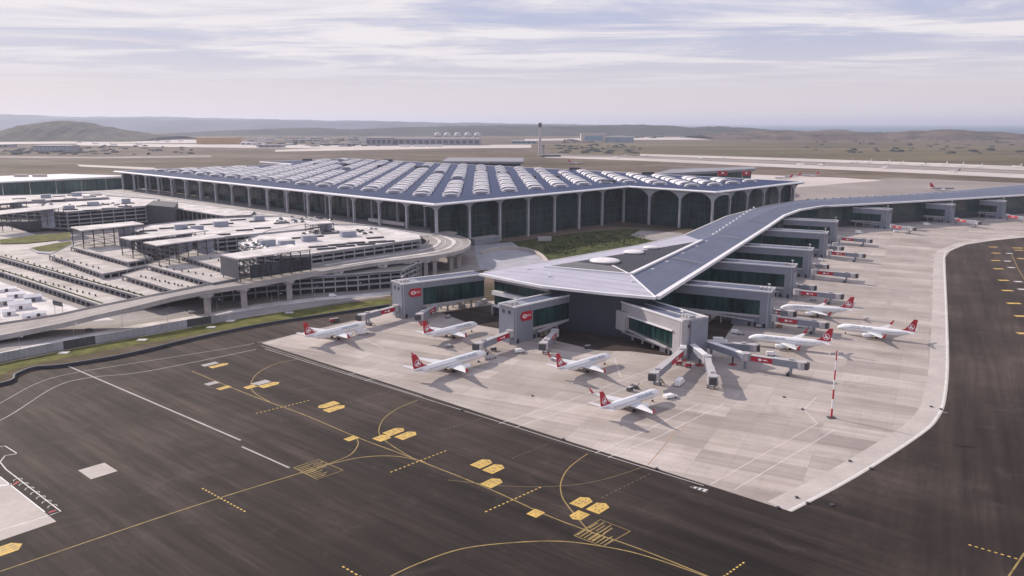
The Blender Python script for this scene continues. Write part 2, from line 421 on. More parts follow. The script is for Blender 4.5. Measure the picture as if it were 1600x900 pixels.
# thickets of distant woodland: real bushes scattered as one mass
def thicket(name, regions, m, n, seed, h=(5, 11), w_=(12, 30)):
    rnd = random.Random(seed); mb = MB()
    for _ in range(n):
        x0, y0, x1, y1 = rnd.choice(regions)
        p = at(rnd.uniform(x0, x1), rnd.uniform(y0, y1), 0); r = rnd.uniform(*w_); hh = rnd.uniform(*h)
        ring = [(p.x+r*math.cos(a)*rnd.uniform(.7, 1.2), p.y+r*math.sin(a)*rnd.uniform(.7, 1.2)) for a in [k*math.pi/3 for k in range(6)]]
        vs_ = [(a, b, 0) for a, b in ring]+[(p.x+(a-p.x)*.7, p.y+(b-p.y)*.7, hh*rnd.uniform(.6, 1)) for a, b in ring]+[(p.x, p.y, hh*1.15)]
        fs = [(i, (i+1) % 6, 6+(i+1) % 6, 6+i) for i in range(6)]+[(6+i, 6+(i+1) % 6, 12) for i in range(6)]
        mb.add(vs_, fs)
    o = mb.build(name, m); tag(o, kind='stuff'); return o
o = thicket('woodland', [(300, 203, 400, 207), (0, 213, 250, 217), (440, 216, 570, 220), (980, 212, 1040, 216), (880, 218, 940, 223), (1150, 214, 1300, 219), (820, 208, 1180, 212), (1200, 206, 1560, 213), (60, 197, 190, 212), (190, 204, 260, 213), (400, 206, 560, 212), (600, 204, 690, 210), (400, 222, 600, 229), (0, 228, 300, 242), (870, 226, 1000, 240), (1250, 218, 1600, 240), (20, 232, 130, 240)], M['hilldark'], 1000, 11, (3, 8), (8, 26))
tag(o, 'dark far-off scrub and woodland beyond the airfield', 'woodland')

# runways and taxiways in the distance
def px_strip(name, top, bot, m, z=.05):
    pts = pxs(top)+pxs(bot)[::-1]
    return sheet(name, pts, z, m)
px_strip('runway', [(860, 243.5), (1000, 247), (1200, 255.5), (1400, 263.5), (1600, 272), (2000, 289)], [(850, 246), (1000, 251), (1200, 260.5), (1400, 269), (1600, 278.5), (2000, 297)], M['runway'])
px_strip('taxiway', [(1000, 240.5), (1200, 246), (1400, 252.5), (1600, 260), (2000, 275)], [(1000, 243.5), (1200, 250), (1400, 257.5), (1600, 266.5), (2000, 283)], M['runway'], .06)
px_strip('taxiway', [(860, 241), (1000, 244.2), (1200, 250.8), (1400, 258.2), (1600, 267.4), (2000, 284)], [(860, 243), (1000, 246.6), (1200, 255), (1400, 263), (1600, 271.5), (2000, 288)], M['taxi'], .04)
px_strip('runway', [(-200, 219), (0, 217), (180, 216), (320, 219), (400, 222)], [(-200, 226), (0, 225), (180, 224), (320, 223.5), (400, 226)], M['runway'])
px_strip('runway', [(120, 224), (250, 225), (400, 225.5), (600, 227), (830, 226)], [(120, 227), (250, 229.5), (400, 231), (600, 233), (830, 230)], M['runway'], .06)
px_strip('taxiway', [(430, 234), (560, 231), (700, 229.5), (830, 228.5)], [(430, 237), (560, 234.5), (700, 232), (830, 230.8)], M['runway'], .08)
px_strip('taxiway', [(-100, 243), (150, 245), (330, 243)], [(-100, 245.5), (150, 247.5), (330, 245.5)], M['taxi'], .07)
px_strip('taxiway', [(120, 257), (240, 262)], [(125, 260), (250, 266)], M['runway'], .07)
px_strip('apron_far', [(1130, 271), (1320, 278), (1380, 282)], [(1130, 300), (1280, 290), (1310, 287)], M['runway'], .03)
px_strip('field', [(1240, 285), (1400, 278), (1700, 290)], [(1200, 330), (1400, 316), (1700, 305)], M['taxi'], .02)
px_strip('field', [(820, 217.5), (960, 215), (1230, 214), (1290, 216)], [(820, 220), (960, 218.6), (1230, 218), (1290, 218)], M['runway'], .05)
M['fieldgreen'] = mat('olive_airfield_grass', (.145, .118, .068), .95, .45, .003, fine=.35, spec=.1, stretch=(.25, 1, 1))
px_strip('field', [(860, 224), (1200, 222), (1600, 229), (2000, 240)], [(860, 240), (1200, 245), (1600, 258), (2000, 272)], M['fieldgreen'], .03)

# ------------------------------------------------------------------ airside pavement
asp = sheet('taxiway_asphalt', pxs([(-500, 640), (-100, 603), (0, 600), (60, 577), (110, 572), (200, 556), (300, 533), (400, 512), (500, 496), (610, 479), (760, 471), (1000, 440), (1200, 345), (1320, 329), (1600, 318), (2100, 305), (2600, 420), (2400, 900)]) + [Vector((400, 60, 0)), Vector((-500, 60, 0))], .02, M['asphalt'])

# the concrete apron: slabs on a 12.5 m grid, each its own piece near the camera
apron_px = [(408, 536), (660, 616), (900, 693), (1100, 756), (1237, 800), (1340, 745), (1440, 680), (1468, 652), (1479, 620), (1483, 560), (1480, 470), (1477, 402), (1485, 392), (1510, 382), (1550, 376), (1600, 371), (1800, 358), (2000, 350), (2000, 308), (1600, 318.5), (1320, 329.5), (1260, 340), (1190, 372), (1100, 425), (1000, 460), (900, 463), (790, 468), (700, 478), (612, 480), (560, 500), (475, 519)]
apron = sheet('apron', pxs(apron_px), .026, M['joint'])
def slabs():
    bm = bmesh.new(); pts = pxs(apron_px)
    f = bm.faces.new([bm.verts.new((p.x, p.y, .034)) for p in pts])
    du = Vector((math.sin(AZP), math.cos(AZP), 0)); dn = Vector((du.y, -du.x, 0))
    o0 = pts[4]
    for d in (du, dn):
        vals = [(p-o0).dot(d) for p in pts]; S = 12.5 if d is du else 12.5
        k = math.ceil(min(vals)/S)
        while k*S < max(vals):
            bmesh.ops.bisect_plane(bm, geom=bm.verts[:]+bm.edges[:]+bm.faces[:], plane_co=o0+d*k*S, plane_no=d); k += 1
    cells = []
    for f in bm.faces:
        if f.calc_area() < 2: continue
        c = f.calc_center_median(); vs_ = [v.co.copy() for v in f.verts]
        if f.normal.z < 0: vs_ = vs_[::-1]
        vs_ = [v+(c-v).normalized()*.05 for v in vs_]
        cells.append((c, vs_))
    bm.free()
    cells.sort(key=lambda c: c[0].length)
    rnd = random.Random(3); lane = {}
    def tone(c):
        ku = math.floor((c-o0).dot(dn)/12.5); kv = math.floor((c-o0).dot(du)/12.5)
        g = lane.setdefault(('l', kv), rnd.uniform(.88, 1.08)); b = lane.setdefault((ku//3, kv), rnd.uniform(.84, 1.08))
        return g*b*rnd.uniform(.92, 1.05)
    def mk(name, cs, parent):
        mb = MB(); cols = []
        for c, vs_ in cs:
            n = len(vs_); lo = [v-Vector((0, 0, .007)) for v in vs_]
            mb.add(vs_+lo, [tuple(range(n))]+[(i, n+i, n+(i+1) % n, (i+1) % n) for i in range(n)])
            t = tone(c); cols += [t]*(2*n)
        me = mb.mesh(name, M['slab']); a = me.color_attributes.new('tone', 'FLOAT_COLOR', 'POINT')
        for i, t in enumerate(cols): a.data[i].color = (t, t*.995, t*.99, 1)
        return link(name, me, parent)
    for c in cells[:300]: mk('concrete_slab', [c], apron)
    o = mk('concrete_slab_field', cells[300:], apron); o['kind'] = 'stuff'
slabs()
# pale band along the apron's outer edge
edge_c = spline(pxs([(1237, 800), (1340, 745), (1440, 680), (1468, 652), (1479, 620), (1483, 560), (1480, 470), (1477, 402), (1485, 392), (1510, 382), (1550, 376), (1600, 371), (1800, 358)]), 4)
inner = []
for i, p in enumerate(edge_c):
    d = (edge_c[min(i+1, len(edge_c)-1)]-edge_c[max(i-1, 0)]).normalized(); inner.append(p+Vector((-d.y, d.x, 0))*9)
m_ = len(edge_c)
mb = MB(); mb.add([(p.x, p.y, .038) for p in edge_c]+[(p.x, p.y, .038) for p in inner], [(i, i+1, m_+i+1, m_+i) for i in range(m_-1)])
mb.build('edge_band', M['edge'], apron)
MB().strip([p+(q-p)*.12 for p, q in zip(edge_c, inner)], .9, .043).build('edge_line', M['wallwhite'], apron)
# dark service pavement next to the concourse
sp = [(690, 489), (770, 476), (870, 462), (960, 470), (1070, 470), (1110, 505), (1112, 530), (1075, 556), (1040, 556), (985, 549), (935, 548), (870, 533), (800, 517), (735, 506)]
sheet('service_road', pxs(sp), .048, M['asphalt'])
for a, b, c, d in [((1115, 497), (1205, 518), (1180, 508), (1150, 478)), ]:
    pass
sheet('service_road', pxs([(1108, 505), (1135, 478), (1165, 480), (1130, 532), (1108, 530)]), .052, M['asphalt'])

def line_px(name, pts, wd, m, parent, z=.031, curve=False, n=8):
    P = pxs(pts)
    if curve: P = spline(P, n)
    return MB().strip(P, wd, z).build(name, m, parent)
def dashes_px(name, a, b, n, wd, m, parent, z=.031, duty=.5):
    A, B = at(*a), at(*b); mb = MB()
    for i in range(n):
        t0 = i/n; t1 = (i+duty)/n
        mb.strip([A.lerp(B, t0), A.lerp(B, t1)], wd, z)
    return mb.build(name, m, parent)
Yl = M['yline']
line_px('yellow_line', [(300, 580), (390, 617), (470, 646), (560, 684), (650, 718), (760, 762), (850, 803), (920, 830), (1000, 858), (1110, 902), (1250, 960), (1500, 1060)], .45, Yl, asp, curve=True)
line_px('yellow_line', [(-200, 960), (0, 893), (290, 795), (470, 739), (520, 724), (570, 714), (620, 713), (665, 722)], .45, Yl, asp, .0315, True)
line_px('yellow_line', [(510, 726), (545, 712), (558, 698), (559, 688), (552, 680)], .4, Yl, asp, .032, True)
line_px('yellow_line', [(465, 561), (430, 569), (403, 583), (392, 600), (398, 614), (425, 630)], .4, Yl, asp, .0325, True)
line_px('yellow_line', [(653, 625), (622, 638), (600, 654), (592, 672), (597, 684), (615, 698), (645, 716)], .4, Yl, asp, .033, True)
line_px('yellow_line', [(918, 709), (890, 730), (877, 752), (878, 775), (893, 798), (920, 830)], .4, Yl, asp, .0335, True)
line_px('faint_yellow_line', [(1010, 728), (940, 750), (880, 759), (800, 760), (700, 750)], .35, M['yline2'], asp, .034, True)
line_px('faint_yellow_line', [(1090, 650), (1058, 672), (1035, 700), (1012, 727)], .4, mat('faded_orange_line', (.34, .22, .15), .85, .2), apron, .044, True)
line_px('yellow_line', [(600, 906), (650, 882), (720, 858), (800, 848), (880, 846), (960, 857), (1020, 872), (1110, 903)], .45, Yl, asp, .0345, True)
line_px('yellow_line', [(1630, 840), (1600, 865), (1575, 902), (1540, 960)], .5, Yl, asp, .035)
line_px('yellow_line', [(1581, 398), (1590, 418), (1600, 436), (1640, 500)], .5, Yl, asp, .035)
line_px('white_line', [(104, 571), (376, 688)], .85, M['conc'], asp)
line_px('white_line', [(378, 698), (452, 731)], .8, M['conc'], asp)
line_px('white_line', [(414, 545), (700, 634), (950, 713), (1100, 759)], .5, M['conc'], asp, .0355)
line_px('white_line', [(408, 540), (660, 620)], .35, M['conc'], asp, .036)
line_px('white_line', [(-100, 690), (0, 657), (85, 605), (140, 590), (230, 580), (400, 546)], .5, M['conc'], asp, .0365, True)
line_px('white_line', [(-60, 660), (0, 630), (60, 598), (120, 582), (250, 561), (400, 536), (560, 499)], .4, M['conc'], asp, .037, True)
# crossings over the dark strip at the apron edge
for a, b in [((545, 585), (590, 575)), ((570, 595), (620, 583)), ((930, 708), (1005, 675)), ((950, 715), (1030, 682)), ((780, 662), (900, 622)), ((805, 668), (925, 628))]:
    line_px('white_line', [a, b], .3, M['wallwhite'], apron, .0445)
for a, b in [((1110, 757), (1277, 662)), ((1148, 765), (1305, 671)), ((1277, 662), (1256, 640)), ((1256, 640), (1276, 620)), ((900, 622), (1060, 560)), ((925, 628), (1130, 545)), ((1005, 675), (1090, 632)), ((1330, 618), (1480, 645)), ((1030, 682), (1130, 632)), ((560, 525), (600, 545)), ((690, 600), (780, 570)), ((960, 560), (970, 590))]:
    line_px('white_line', [a, b], .3, mat('faded_pinkish_line', (.60, .52, .52), .8, .15) if a == (1110, 757) else M['wallwhite'], apron, .0455)
for a, b, n, m in [((400, 646), (486, 625), 14, Yl), ((610, 738), (700, 703), 14, Yl), ((758, 800), (848, 760), 14, Yl), ((316, 763), (386, 801), 14, Yl), ((535, 885), (575, 908), 6, Yl), ((1125, 905), (1165, 877), 8, Yl), ((1513, 851), (1595, 875), 8, Yl), ((940, 778), (1018, 739), 12, M['yline2']), ((438, 596), (510, 577), 12, M['yline2']), ((540, 630), (612, 611), 12, M['yline2']), ((690, 672), (760, 652), 12, M['yline2']), ((800, 716), (860, 692), 12, M['yline2'])]:
    dashes_px('dashed_line', a, b, n, .55 if m is Yl else .35, m if m is not Yl else M['yellow'], asp, .039)

# yellow direction panels with dark writing
YU = (at(517, 640)-at(487, 628)).normalized()
def panel(cx, cy, wpx, hpx, kind='pent', flip=1, m=None, marks=True):
    """a painted board: sides run along the taxi line and the gate direction"""
    c = at(cx, cy); du = Vector((math.sin(R(41)), math.cos(R(41)), 0)); dn = Vector((du.y, -du.x, 0))
    L, W = wpx, hpx
    if kind == 'pent': sh = [(-.5, -.5), (.3, -.5), (.5, 0), (.3, .5), (-.5, .5)]
    else: sh = [(-.5, -.5), (.5, -.5), (.5, .5), (-.5, .5)]
    pts = [c+du*(a*L*flip)+dn*(b*W) for a, b in sh]
    o = sheet('painted_sign', pts, .041, m or M['yellow'], parent=asp)
    if marks:
        mb = MB()
        for r_ in range(3):
            for k in range(3):
                if (r_*3+k+int(cx)) % 4 == 0: continue
                a = c+du*(L*flip*(-.32+.26*k))+dn*(W*(-.25+.25*r_)); b = a+du*(L*.14*flip)
                mb.strip([a, b], W*.07, .045)
        mb.build('sign_lettering', M['darkgrey'], o)
for cx, cy, L, W, k, f in [(512, 633, 10, 4.6, 'pent', -1), (524, 638, 10, 4.6, 'pent', 1), (598, 684, 6.5, 5, 'pent', 1), (617, 674, 9, 5, 'pent', 1), (636, 680, 9, 5, 'pent', 1), (754, 724, 8, 5, 'pent', 1), (773, 732, 8, 5, 'pent', 1), (770, 754, 7.5, 5, 'pent', 1), (910, 784, 7.5, 5, 'pent', 1), (936, 793, 7.5, 5, 'pent', 1), (904, 806, 6, 4.5, 'pent', -1), (837, 802, 4.5, 4, 'sq', 1), (549, 685, 5, 3.5, 'sq', 1), (393, 604, 6.5, 4, 'pent', 1), (422, 601, 10, 4.6, 'pent', 1), (343, 571, 10, 4, 'pent', 1), (350, 606, 6, 3.5, 'sq', 1), (5, 860, 10, 6, 'pent', 1)]:
    panel(cx, cy, L, W, k, f)
for cx, cy, L, W in [(412, 599, 8, 5), (332, 570, 8, 4), (335, 600, 6, 4)]:
    panel(cx-4, cy-1, L, W, 'sq', 1, M['conc'], False)
# rows of yellow bars on the right taxiway
dr = Vector((math.sin(R(95)), math.cos(R(95)), 0))
for cx, cy, L in [(1552, 386, 7), (1556, 395.5, 7), (1556, 407, 7), (1560, 420, 7), (1568, 438, 7), (1574, 454, 7), (1584, 474, 8), (1597, 494, 8), (1602, 521, 8), (1577, 396, 5), (1574, 408, 5), (1580, 418, 5), (1591, 440, 5), (1597, 452, 5), (1590, 387.5, 9), (1598, 404, 8), (1592, 391, 7)]:
    c = at(cx, cy)
    L *= .55; sheet('painted_bar', [c-dr*L-Vector((0, 2.0, 0)), c+dr*L-Vector((0, 2.0, 0)), c+dr*L+Vector((0, 2.0, 0)), c-dr*L+Vector((0, 2.0, 0))], .041, M['yellow'] if L > 3 else M['wallwhite'], parent=asp)
# outlined code boxes with lettering
def text_mesh(name, s, size, m, mat_world, parent, depth=0.0):
    cu = bpy.data.curves.new(name, 'FONT'); cu.body = s; cu.size = size; cu.extrude = depth; cu.align_x = 'CENTER'; cu.align_y = 'CENTER'; cu.resolution_u = 2
    tmp = bpy.data.objects.new('tmp', cu); COL.objects.link(tmp)
    dg = bpy.context.evaluated_depsgraph_get(); dg.update()
    me = bpy.data.meshes.new_from_object(tmp.evaluated_get(dg)); bpy.data.objects.remove(tmp)
    me.materials.clear(); me.materials.append(m); me.name = name
    o = link(name, me, parent); o.matrix_local = mat_world; return o
for corners, nm in [([(459, 731), (497, 718), (536, 735), (495, 749)], 1), ([(897, 837), (938, 812), (985, 830), (942, 854)], 2)]:
    P = pxs(corners); line = MB().strip(P+[P[0]], .35, .042).build('sign_outline', Yl, asp)
    mb = MB()
    for (u, v) in [(.28, .3), (.28, .72), (.72, .3)]:
        c = P[0].lerp(P[1], u).lerp(P[3].lerp(P[2], u), v)
        e1 = (P[1]-P[0]).normalized(); e2 = (P[3]-P[0]).normalized()
        for k in range(5):
            a = c+e2*(k-2)*1.3-e1*3; mb.strip([a, a+e1*(6 if k % 2 else 4.5)], .45, .044)
    mb.build('sign_lettering', Yl, asp)
c = at(1092, 764); pn = sheet('painted_sign', pxs([(1078, 761), (1082, 759.5), (1106, 765), (1103, 769.5)]), .041, M['wallwhite'], parent=asp)
dv = (at(1103, 768)-at(1080, 761)).normalized(); mb = MB()
for k in range(4):
    a = c+dv*(k-1.6)*1.7; mb.strip([a, a+dv*.9], 1.6, .045)
mb.build('sign_lettering', M['darkgrey'], pn)
sheet('concrete_patch', pxs([(122, 735), (163, 723), (184, 736), (142, 749)]), .04, M['edge'], parent=asp)
# lower left corner apron with its red and white painted border
la = sheet('apron_corner', pxs([(-300, 560), (-40, 712), (0, 745), (88, 815), (0, 845), (-200, 915)]), .045, M['edge'])
line_px('white_line', [(-30, 762), (18, 757)], 1.2, M['wallwhite'], la, .05)
line_px('white_line', [(-20, 835), (0, 829), (75, 806)], .5, M['wallwhite'], la, .05)
line_px('white_line', [(0, 745), (70, 800)], .35, M['white'], la, .05)
line_px('white_line', [(-20, 700), (8, 697), (26, 708)], .4, M['wallwhite'], asp, .04)
line_px('white_line', [(26, 709), (8, 712), (0, 722), (10, 734), (95, 799), (78, 805)], .4, M['wallwhite'], asp, .04)
for k in range(7):
    a = at(28+9*k, 750+6.9*k); mb = MB(); q = [a+Vector((1.3*math.cos(t), 1.3*math.sin(t), 0)) for t in [R(20+30*i) for i in range(8)]]
    mb.strip(q, .25, .0405).build('scallop_line', M['wallwhite'], asp)
line_px('red_line', [(20, 758), (30, 752)], .8, M['red'], asp, .0395)
line_px('red_line', [(76, 801), (88, 797)], .8, M['red'], asp, .0395)

# ------------------------------------------------------------------ landside roads, grass bank, walls
sheet('landside_ground', pxs([(-900, 560), (-100, 568), (0, 560), (200, 528), (400, 494), (600, 462), (760, 420), (760, 380), (700, 366), (400, 330), (200, 300), (-200, 290), (-900, 330)]), .03, M['road'])
grass = sheet('grass_bank', pxs([(-200, 596), (0, 568), (100, 547), (200, 529), (300, 511), (400, 494), (500, 480), (610, 466), (610, 475), (500, 491), (400, 507), (300, 524), (200, 542), (100, 560), (40, 572), (0, 586), (-200, 625)]), .04, M['grass'])
def wall_px(name, pts, h, t, m, parent=None, z0=0.0, curve=True):
    P = spline(pxs(pts, z0), 5) if curve else pxs(pts, z0)
    mb = MB(); L_, R_ = [], []
    for i, p in enumerate(P):
        d = (P[min(i+1, len(P)-1)]-P[max(i-1, 0)]).normalized(); n = Vector((-d.y, d.x, 0))*t/2
        L_.append(p+n); R_.append(p-n)
    rings = [[(*a.xy, z0), (*b.xy, z0), (*b.xy, z0+h), (*a.xy, z0+h)] for a, b in zip(L_, R_)]
    mb.loft(rings); return mb.build(name, m, parent)
w1 = wall_px('blast_fence', [(-200, 632), (0, 603), (25, 588), (55, 577), (100, 573), (200, 556), (300, 532), (400, 511), (500, 495), (608, 479)], 1.6, 1.0, M['bluewall'])
tag(w1, 'long dark blue-grey low barrier curving along the edge of the asphalt', 'barrier')
# noise barrier of concrete panels with two darker stretches
nb = empty('barrier_wall', at(200, 529)); tag(nb, 'panelled grey wall between the service road and the grass bank', 'wall')
nb_line = spline(pxs([(-60, 582), (0, 566), (100, 546), (200, 528), (300, 510), (360, 501)]), 12)
acc = 0; k = 0
for a, b in zip(nb_line, nb_line[1:]):
    pxm = 0
    mid = (a+b)/2; depth = mid.y*CP+(CAM_H)*SP; px = 800+1266*mid.x/depth
    dk = (98 < px < 153) or (290 < px < 333)
    d = (b-a).normalized(); mb = MB().obox(a-nb.location, d, (b-a).length-.15, .5, 0, 4.6)
    mb.build('wall_panel', M['darkgrey'] if dk else M['concwall'], nb)
# road with kerb and central reserve
def road_band(name, top, bot, z, m):
    return sheet(name, spline(pxs(top), 5)+spline(pxs(bot), 5)[::-1], z, m)
road_band('perimeter_road', [(-200, 575), (0, 537), (100, 511), (200, 493), (300, 477), (400, 464), (500, 457), (610, 452)], [(-200, 600), (0, 560), (100, 537), (200, 519), (300, 503), (400, 486), (500, 474), (610, 462)], .045, M['road'])
road_band('footway', [(-200, 590), (0, 551), (100, 529), (200, 510), (300, 494), (400, 476), (500, 465), (610, 456)], [(-200, 600), (0, 559), (100, 536), (200, 517), (300, 500.5), (400, 483), (500, 470), (610, 460)], .12, M['conclight'])
line_px('lane_line', [(0, 546), (100, 521), (200, 502), (300, 486), (400, 471), (500, 461)], .3, M['wallwhite'], None, .05, True)['kind'] = 'structure'
line_px('lane_line', [(400, 493), (500, 479), (600, 464)], .5, M['conclight'], None, .05, True)['kind'] = 'structure'
line_px('lane_line', [(-100, 587), (0, 568), (100, 547.5), (200, 529.5), (300, 511.5)], .8, M['conclight'], None, .06, True)['kind'] = 'structure'
# small pads in the grass
for x, y in [(100, 552), (222, 532), (330, 512), (360, 502), (452, 489)]:
    c = at(x, y); o = MB().box(-2.5, 2.5, -1.8, 1.8, 0, .5).build('concrete_pad', M['conclight']); o.location = c
    tag(o, 'small pale concrete pad set in the grass bank beside the barrier', 'concrete pad', 'concrete pads along the grass bank')
# fence posts beside the road (lamp columns)
lp = empty('street_lamp', at(116, 530)); tag(lp, 'slim grey street lamp beside the perimeter road', 'street lamp', 'street lamps along the perimeter road')
MB().bar((0, 0, 0), (0, 0, 9), .12, 5, .07).build('pole', M['mast'], lp)
MB().bar((0, 0, 9), (1.6, 0, 9.3), .06, 4).build('arm', M['mast'], lp); MB().box(1.4, 2.4, -.2, .2, 9.2, 9.4).build('lamp_head', M['white'], lp)
for x, y in [(32, 553), (192, 516), (262, 503), (340, 490), (425, 474), (436, 480), (492, 468), (560, 462)]:
    o = copy_tree(lp); o.location = at(x, y)

# ------------------------------------------------------------------ main terminal hall
C0 = at(680, 319, 45); C0.z = 0
U = Vector((math.sin(AZU), math.cos(AZU), 0)); V = Vector((math.sin(AZV), math.cos(AZV), 0))
BU, BV = 44.0, 45.5
def H(u, v, z=0.0): return C0+U*u+V*v+Vector((0, 0, z))
hall = empty('terminal_hall', (0, 0, 0)); tag(hall, 'huge glass-walled terminal hall under a blue-grey roof of white vaulted skylights', 'terminal')
HP = [(0, 0), (308, 0), (308, -120), (528, -120), (528, 893), (320, 893), (320, 775), (0, 775)]
MB().prism([H(u, v).xy for u, v in HP], 43.2, 45.0).build('roof', M['hallroof'], hall)
mb = MB()
cx, cy = 264, 388
for i in range(len(HP)):     # white eave beam, butted at the corners
    a = H(*HP[i]); b = H(*HP[(i+1) % len(HP)]); d = (b-a).normalized(); L = (b-a).length
    nrm = Vector((d.y, -d.x, 0))
    inside = Vector((-d.y, d.x, 0))
    # polygon is listed clockwise or ccw: choose outward
    mid = (a+b)/2
    s = 1 if True else -1
    rings = []
    for p in (a-d*.4, b+d*.4):
        rings.append([p+nrm*-.1+Vector((0, 0, 43.0)), p+nrm*1.9+Vector((0, 0, 43.6)), p+nrm*1.9+Vector((0, 0, 44.6)), p+nrm*-.1+Vector((0, 0, 45.4)), p+nrm*-2.2+Vector((0, 0, 45.35)), p+nrm*-2.2+Vector((0, 0, 45.01))])
    mb.loft(rings)
mb.build('eave_trim', M['fascia'], hall)
def column_mesh(span, z0, zs=36.5, reach=.36, top=43.15, rib=False):
    """square shaft with a curved spandrel to either side"""
    mb = MB(); w2 = 1.15
    mb.loft([[(-w2, -w2, z), (w2, -w2, z), (w2, w2, z), (-w2, w2, z)] for z in (z0, top)])
    for s in (-1, 1):
        rings = []; n = 9
        for i in range(n+1):
            t = i/n; a = t*math.pi/2
            x = w2+(span*reach-w2)*(1-math.cos(a)); z = zs+(top-zs-.5)*math.sin(a)
            zt = min(top, z+1.1+2.2*(1-t)) if rib else top
            rings.append([(s*x, -w2*.7, z), (s*x, w2*.7, z), (s*x, w2*.7, zt), (s*x, -w2*.7, zt)])
        mb.loft(rings)
    return mb.mesh('column', M['column'])
cmN = column_mesh(42, 0, 31, .49)
cmR = column_mesh(43, 0); cmL = column_mesh(BV, 15.6)
IN = 8.0
rotU = math.atan2(U.y, U.x); rotV = math.atan2(V.y, V.x)
def put(me, name, p, rz, parent):
    o = link(name, me, parent); o.location = p; o.rotation_euler = (0, 0, rz); return o
# right front facade: columns, panes; then the notch and the right block
def facade(u0, v0, du, dv, n, span, rz, cm, zb, gl, glassmat, rib=True, ztop=43.2, start=0, inw=None):
    """columns at (u0,v0)+k*span*(du,dv); glass set gl metres behind"""
    d = U*du+V*dv; inward = Vector((-d.y, d.x, 0))
    if (H(264, 388)-H(u0, v0)).dot(inward) < 0: inward = -inward
    if inw: inward = inw
    for k in range(start, n+1):
        put(cm, 'column', H(u0, v0)+d*span*k, rz, hall)
    gm_ = MB().box(.25, span-.25, -.2, .2, zb, ztop).mesh('glass_pane', glassmat)
    rz2 = math.atan2(d.y, d.x)
    for k in range(n):
        put(gm_, 'glass_pane', H(u0, v0)+d*span*k+inward*gl, rz2, hall)
    if rib:
        mb = MB()
        for k in range(n):
            for j in range(1, 12):
                p = H(u0, v0)+d*(span*(k+j/12))+inward*(gl-.35)
                mb.obox(p-d*.12, d, .24, .3, zb, ztop, -.15)
            for z in (zb+9, zb+18, zb+27):
                if z < ztop-2: mb.obox(H(u0, v0)+d*(span*k+.3)+inward*(gl-.5), d, span-.6, .2, z, z+.5, -.1)
        o = mb.build('mullions', M['bluewall'], hall); o['kind'] = 'stuff'
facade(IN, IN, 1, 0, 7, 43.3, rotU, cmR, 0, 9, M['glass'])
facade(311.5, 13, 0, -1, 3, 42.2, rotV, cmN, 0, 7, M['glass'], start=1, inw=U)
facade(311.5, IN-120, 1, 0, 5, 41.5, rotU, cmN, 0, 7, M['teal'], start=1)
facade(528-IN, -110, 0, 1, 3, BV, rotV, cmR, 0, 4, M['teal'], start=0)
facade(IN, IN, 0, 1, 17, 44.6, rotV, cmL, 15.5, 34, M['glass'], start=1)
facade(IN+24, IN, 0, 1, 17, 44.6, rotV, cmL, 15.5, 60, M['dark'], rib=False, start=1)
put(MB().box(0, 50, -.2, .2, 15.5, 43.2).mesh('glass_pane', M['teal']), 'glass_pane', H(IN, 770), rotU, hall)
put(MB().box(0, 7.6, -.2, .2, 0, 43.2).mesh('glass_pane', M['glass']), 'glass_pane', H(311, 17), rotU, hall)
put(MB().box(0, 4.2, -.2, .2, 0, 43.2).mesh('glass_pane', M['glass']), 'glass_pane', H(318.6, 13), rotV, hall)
mb = MB()   # dark floor levels and doors seen behind the left colonnade
for k in range(17):
    p = H(IN+30, IN+44.6*k+6)
    mb.obox(p, V, 28, -5, 15.6, 21, 0)
o = mb.build('entrance_lobby', M['teal'], hall)
# diagonal rows of vaulted skylights, one over every bay
def skylight():
    """one bay of ribbed vault: two overlapping scales, each flaring towards its open front"""
    def arch(y, w_, h): return [(w_*math.cos(math.pi*k/10), y, 45.02+h*math.sin(math.pi*k/10)**.8) for k in range(11)]
    prof = [(-32.6, 6.5, .4), (-32.2, 9.3, 3.0), (-31.2, 9.2, 3.5), (-22, 8.8, 3.3), (-12, 8.3, 2.9), (-1.6, 7.7, 2.3), (-1.0, 9.3, 3.2), (0, 9.2, 3.6), (9, 8.8, 3.3), (19, 8.3, 2.9), (30.2, 7.7, 2.3)]
    mb = MB(); mb.loft([arch(*p) for p in prof], cap=False, closed=False)
    me = mb.mesh('skylight', [M['sky_white'], M['soffit']])
    for i, f in enumerate(me.polygons):
        row = i//10
        f.material_index = 1 if row == 0 and 1 < i % 10 < 8 else 0; f.use_smooth = row not in (0, 5)
    rb = MB()
    for y0 in (-32, -.9):
        for k in range(1, 5):
            y = y0+k*6; w_ = 9.2-k*.5; h = 3.5-k*.42
            pts = [Vector(p) for p in arch(y, w_*1.01, h+.12)]
            for a, b in zip(pts, pts[1:]): rb.bar(a, b, .28, 4)
    e = MB(); e.loft([arch(y, w_, h) for y, w_, h in ((-6, 5.5, .3), (-5.5, 9.4, 2.8), (-3.5, 9.3, 3.9), (1, 8.2, 3.4), (5, 6, 2.0), (7, 4, .4))], cap=False, closed=False)
    em = e.mesh('skylight', [M['sky_white'], M['soffit']])
    for i, f in enumerate(em.polygons): f.material_index = 1 if i//10 == 0 and 1 < i % 10 < 8 else 0; f.use_smooth = i//10 > 0
    return me, rb.mesh('ribs', M['lightgrey']), em
M['sky_white'] = mat('translucent_white_vault', (.72, .69, .71), .5, .12, .12)
sk_me, rib_me, eave_me = skylight()
n_sky = 0
DIAG = 0.022
def inside(u, v, mf, mb_):
    if not (-120+mf < v < 893-mb_ and mf < u < 528-mb_): return False
    if u < 308+mf and v < mf: return False
    if u < 308+mb_ and v > 775-mb_: return False
    return True
dgu, dgv = BU/63.3, BV/63.3
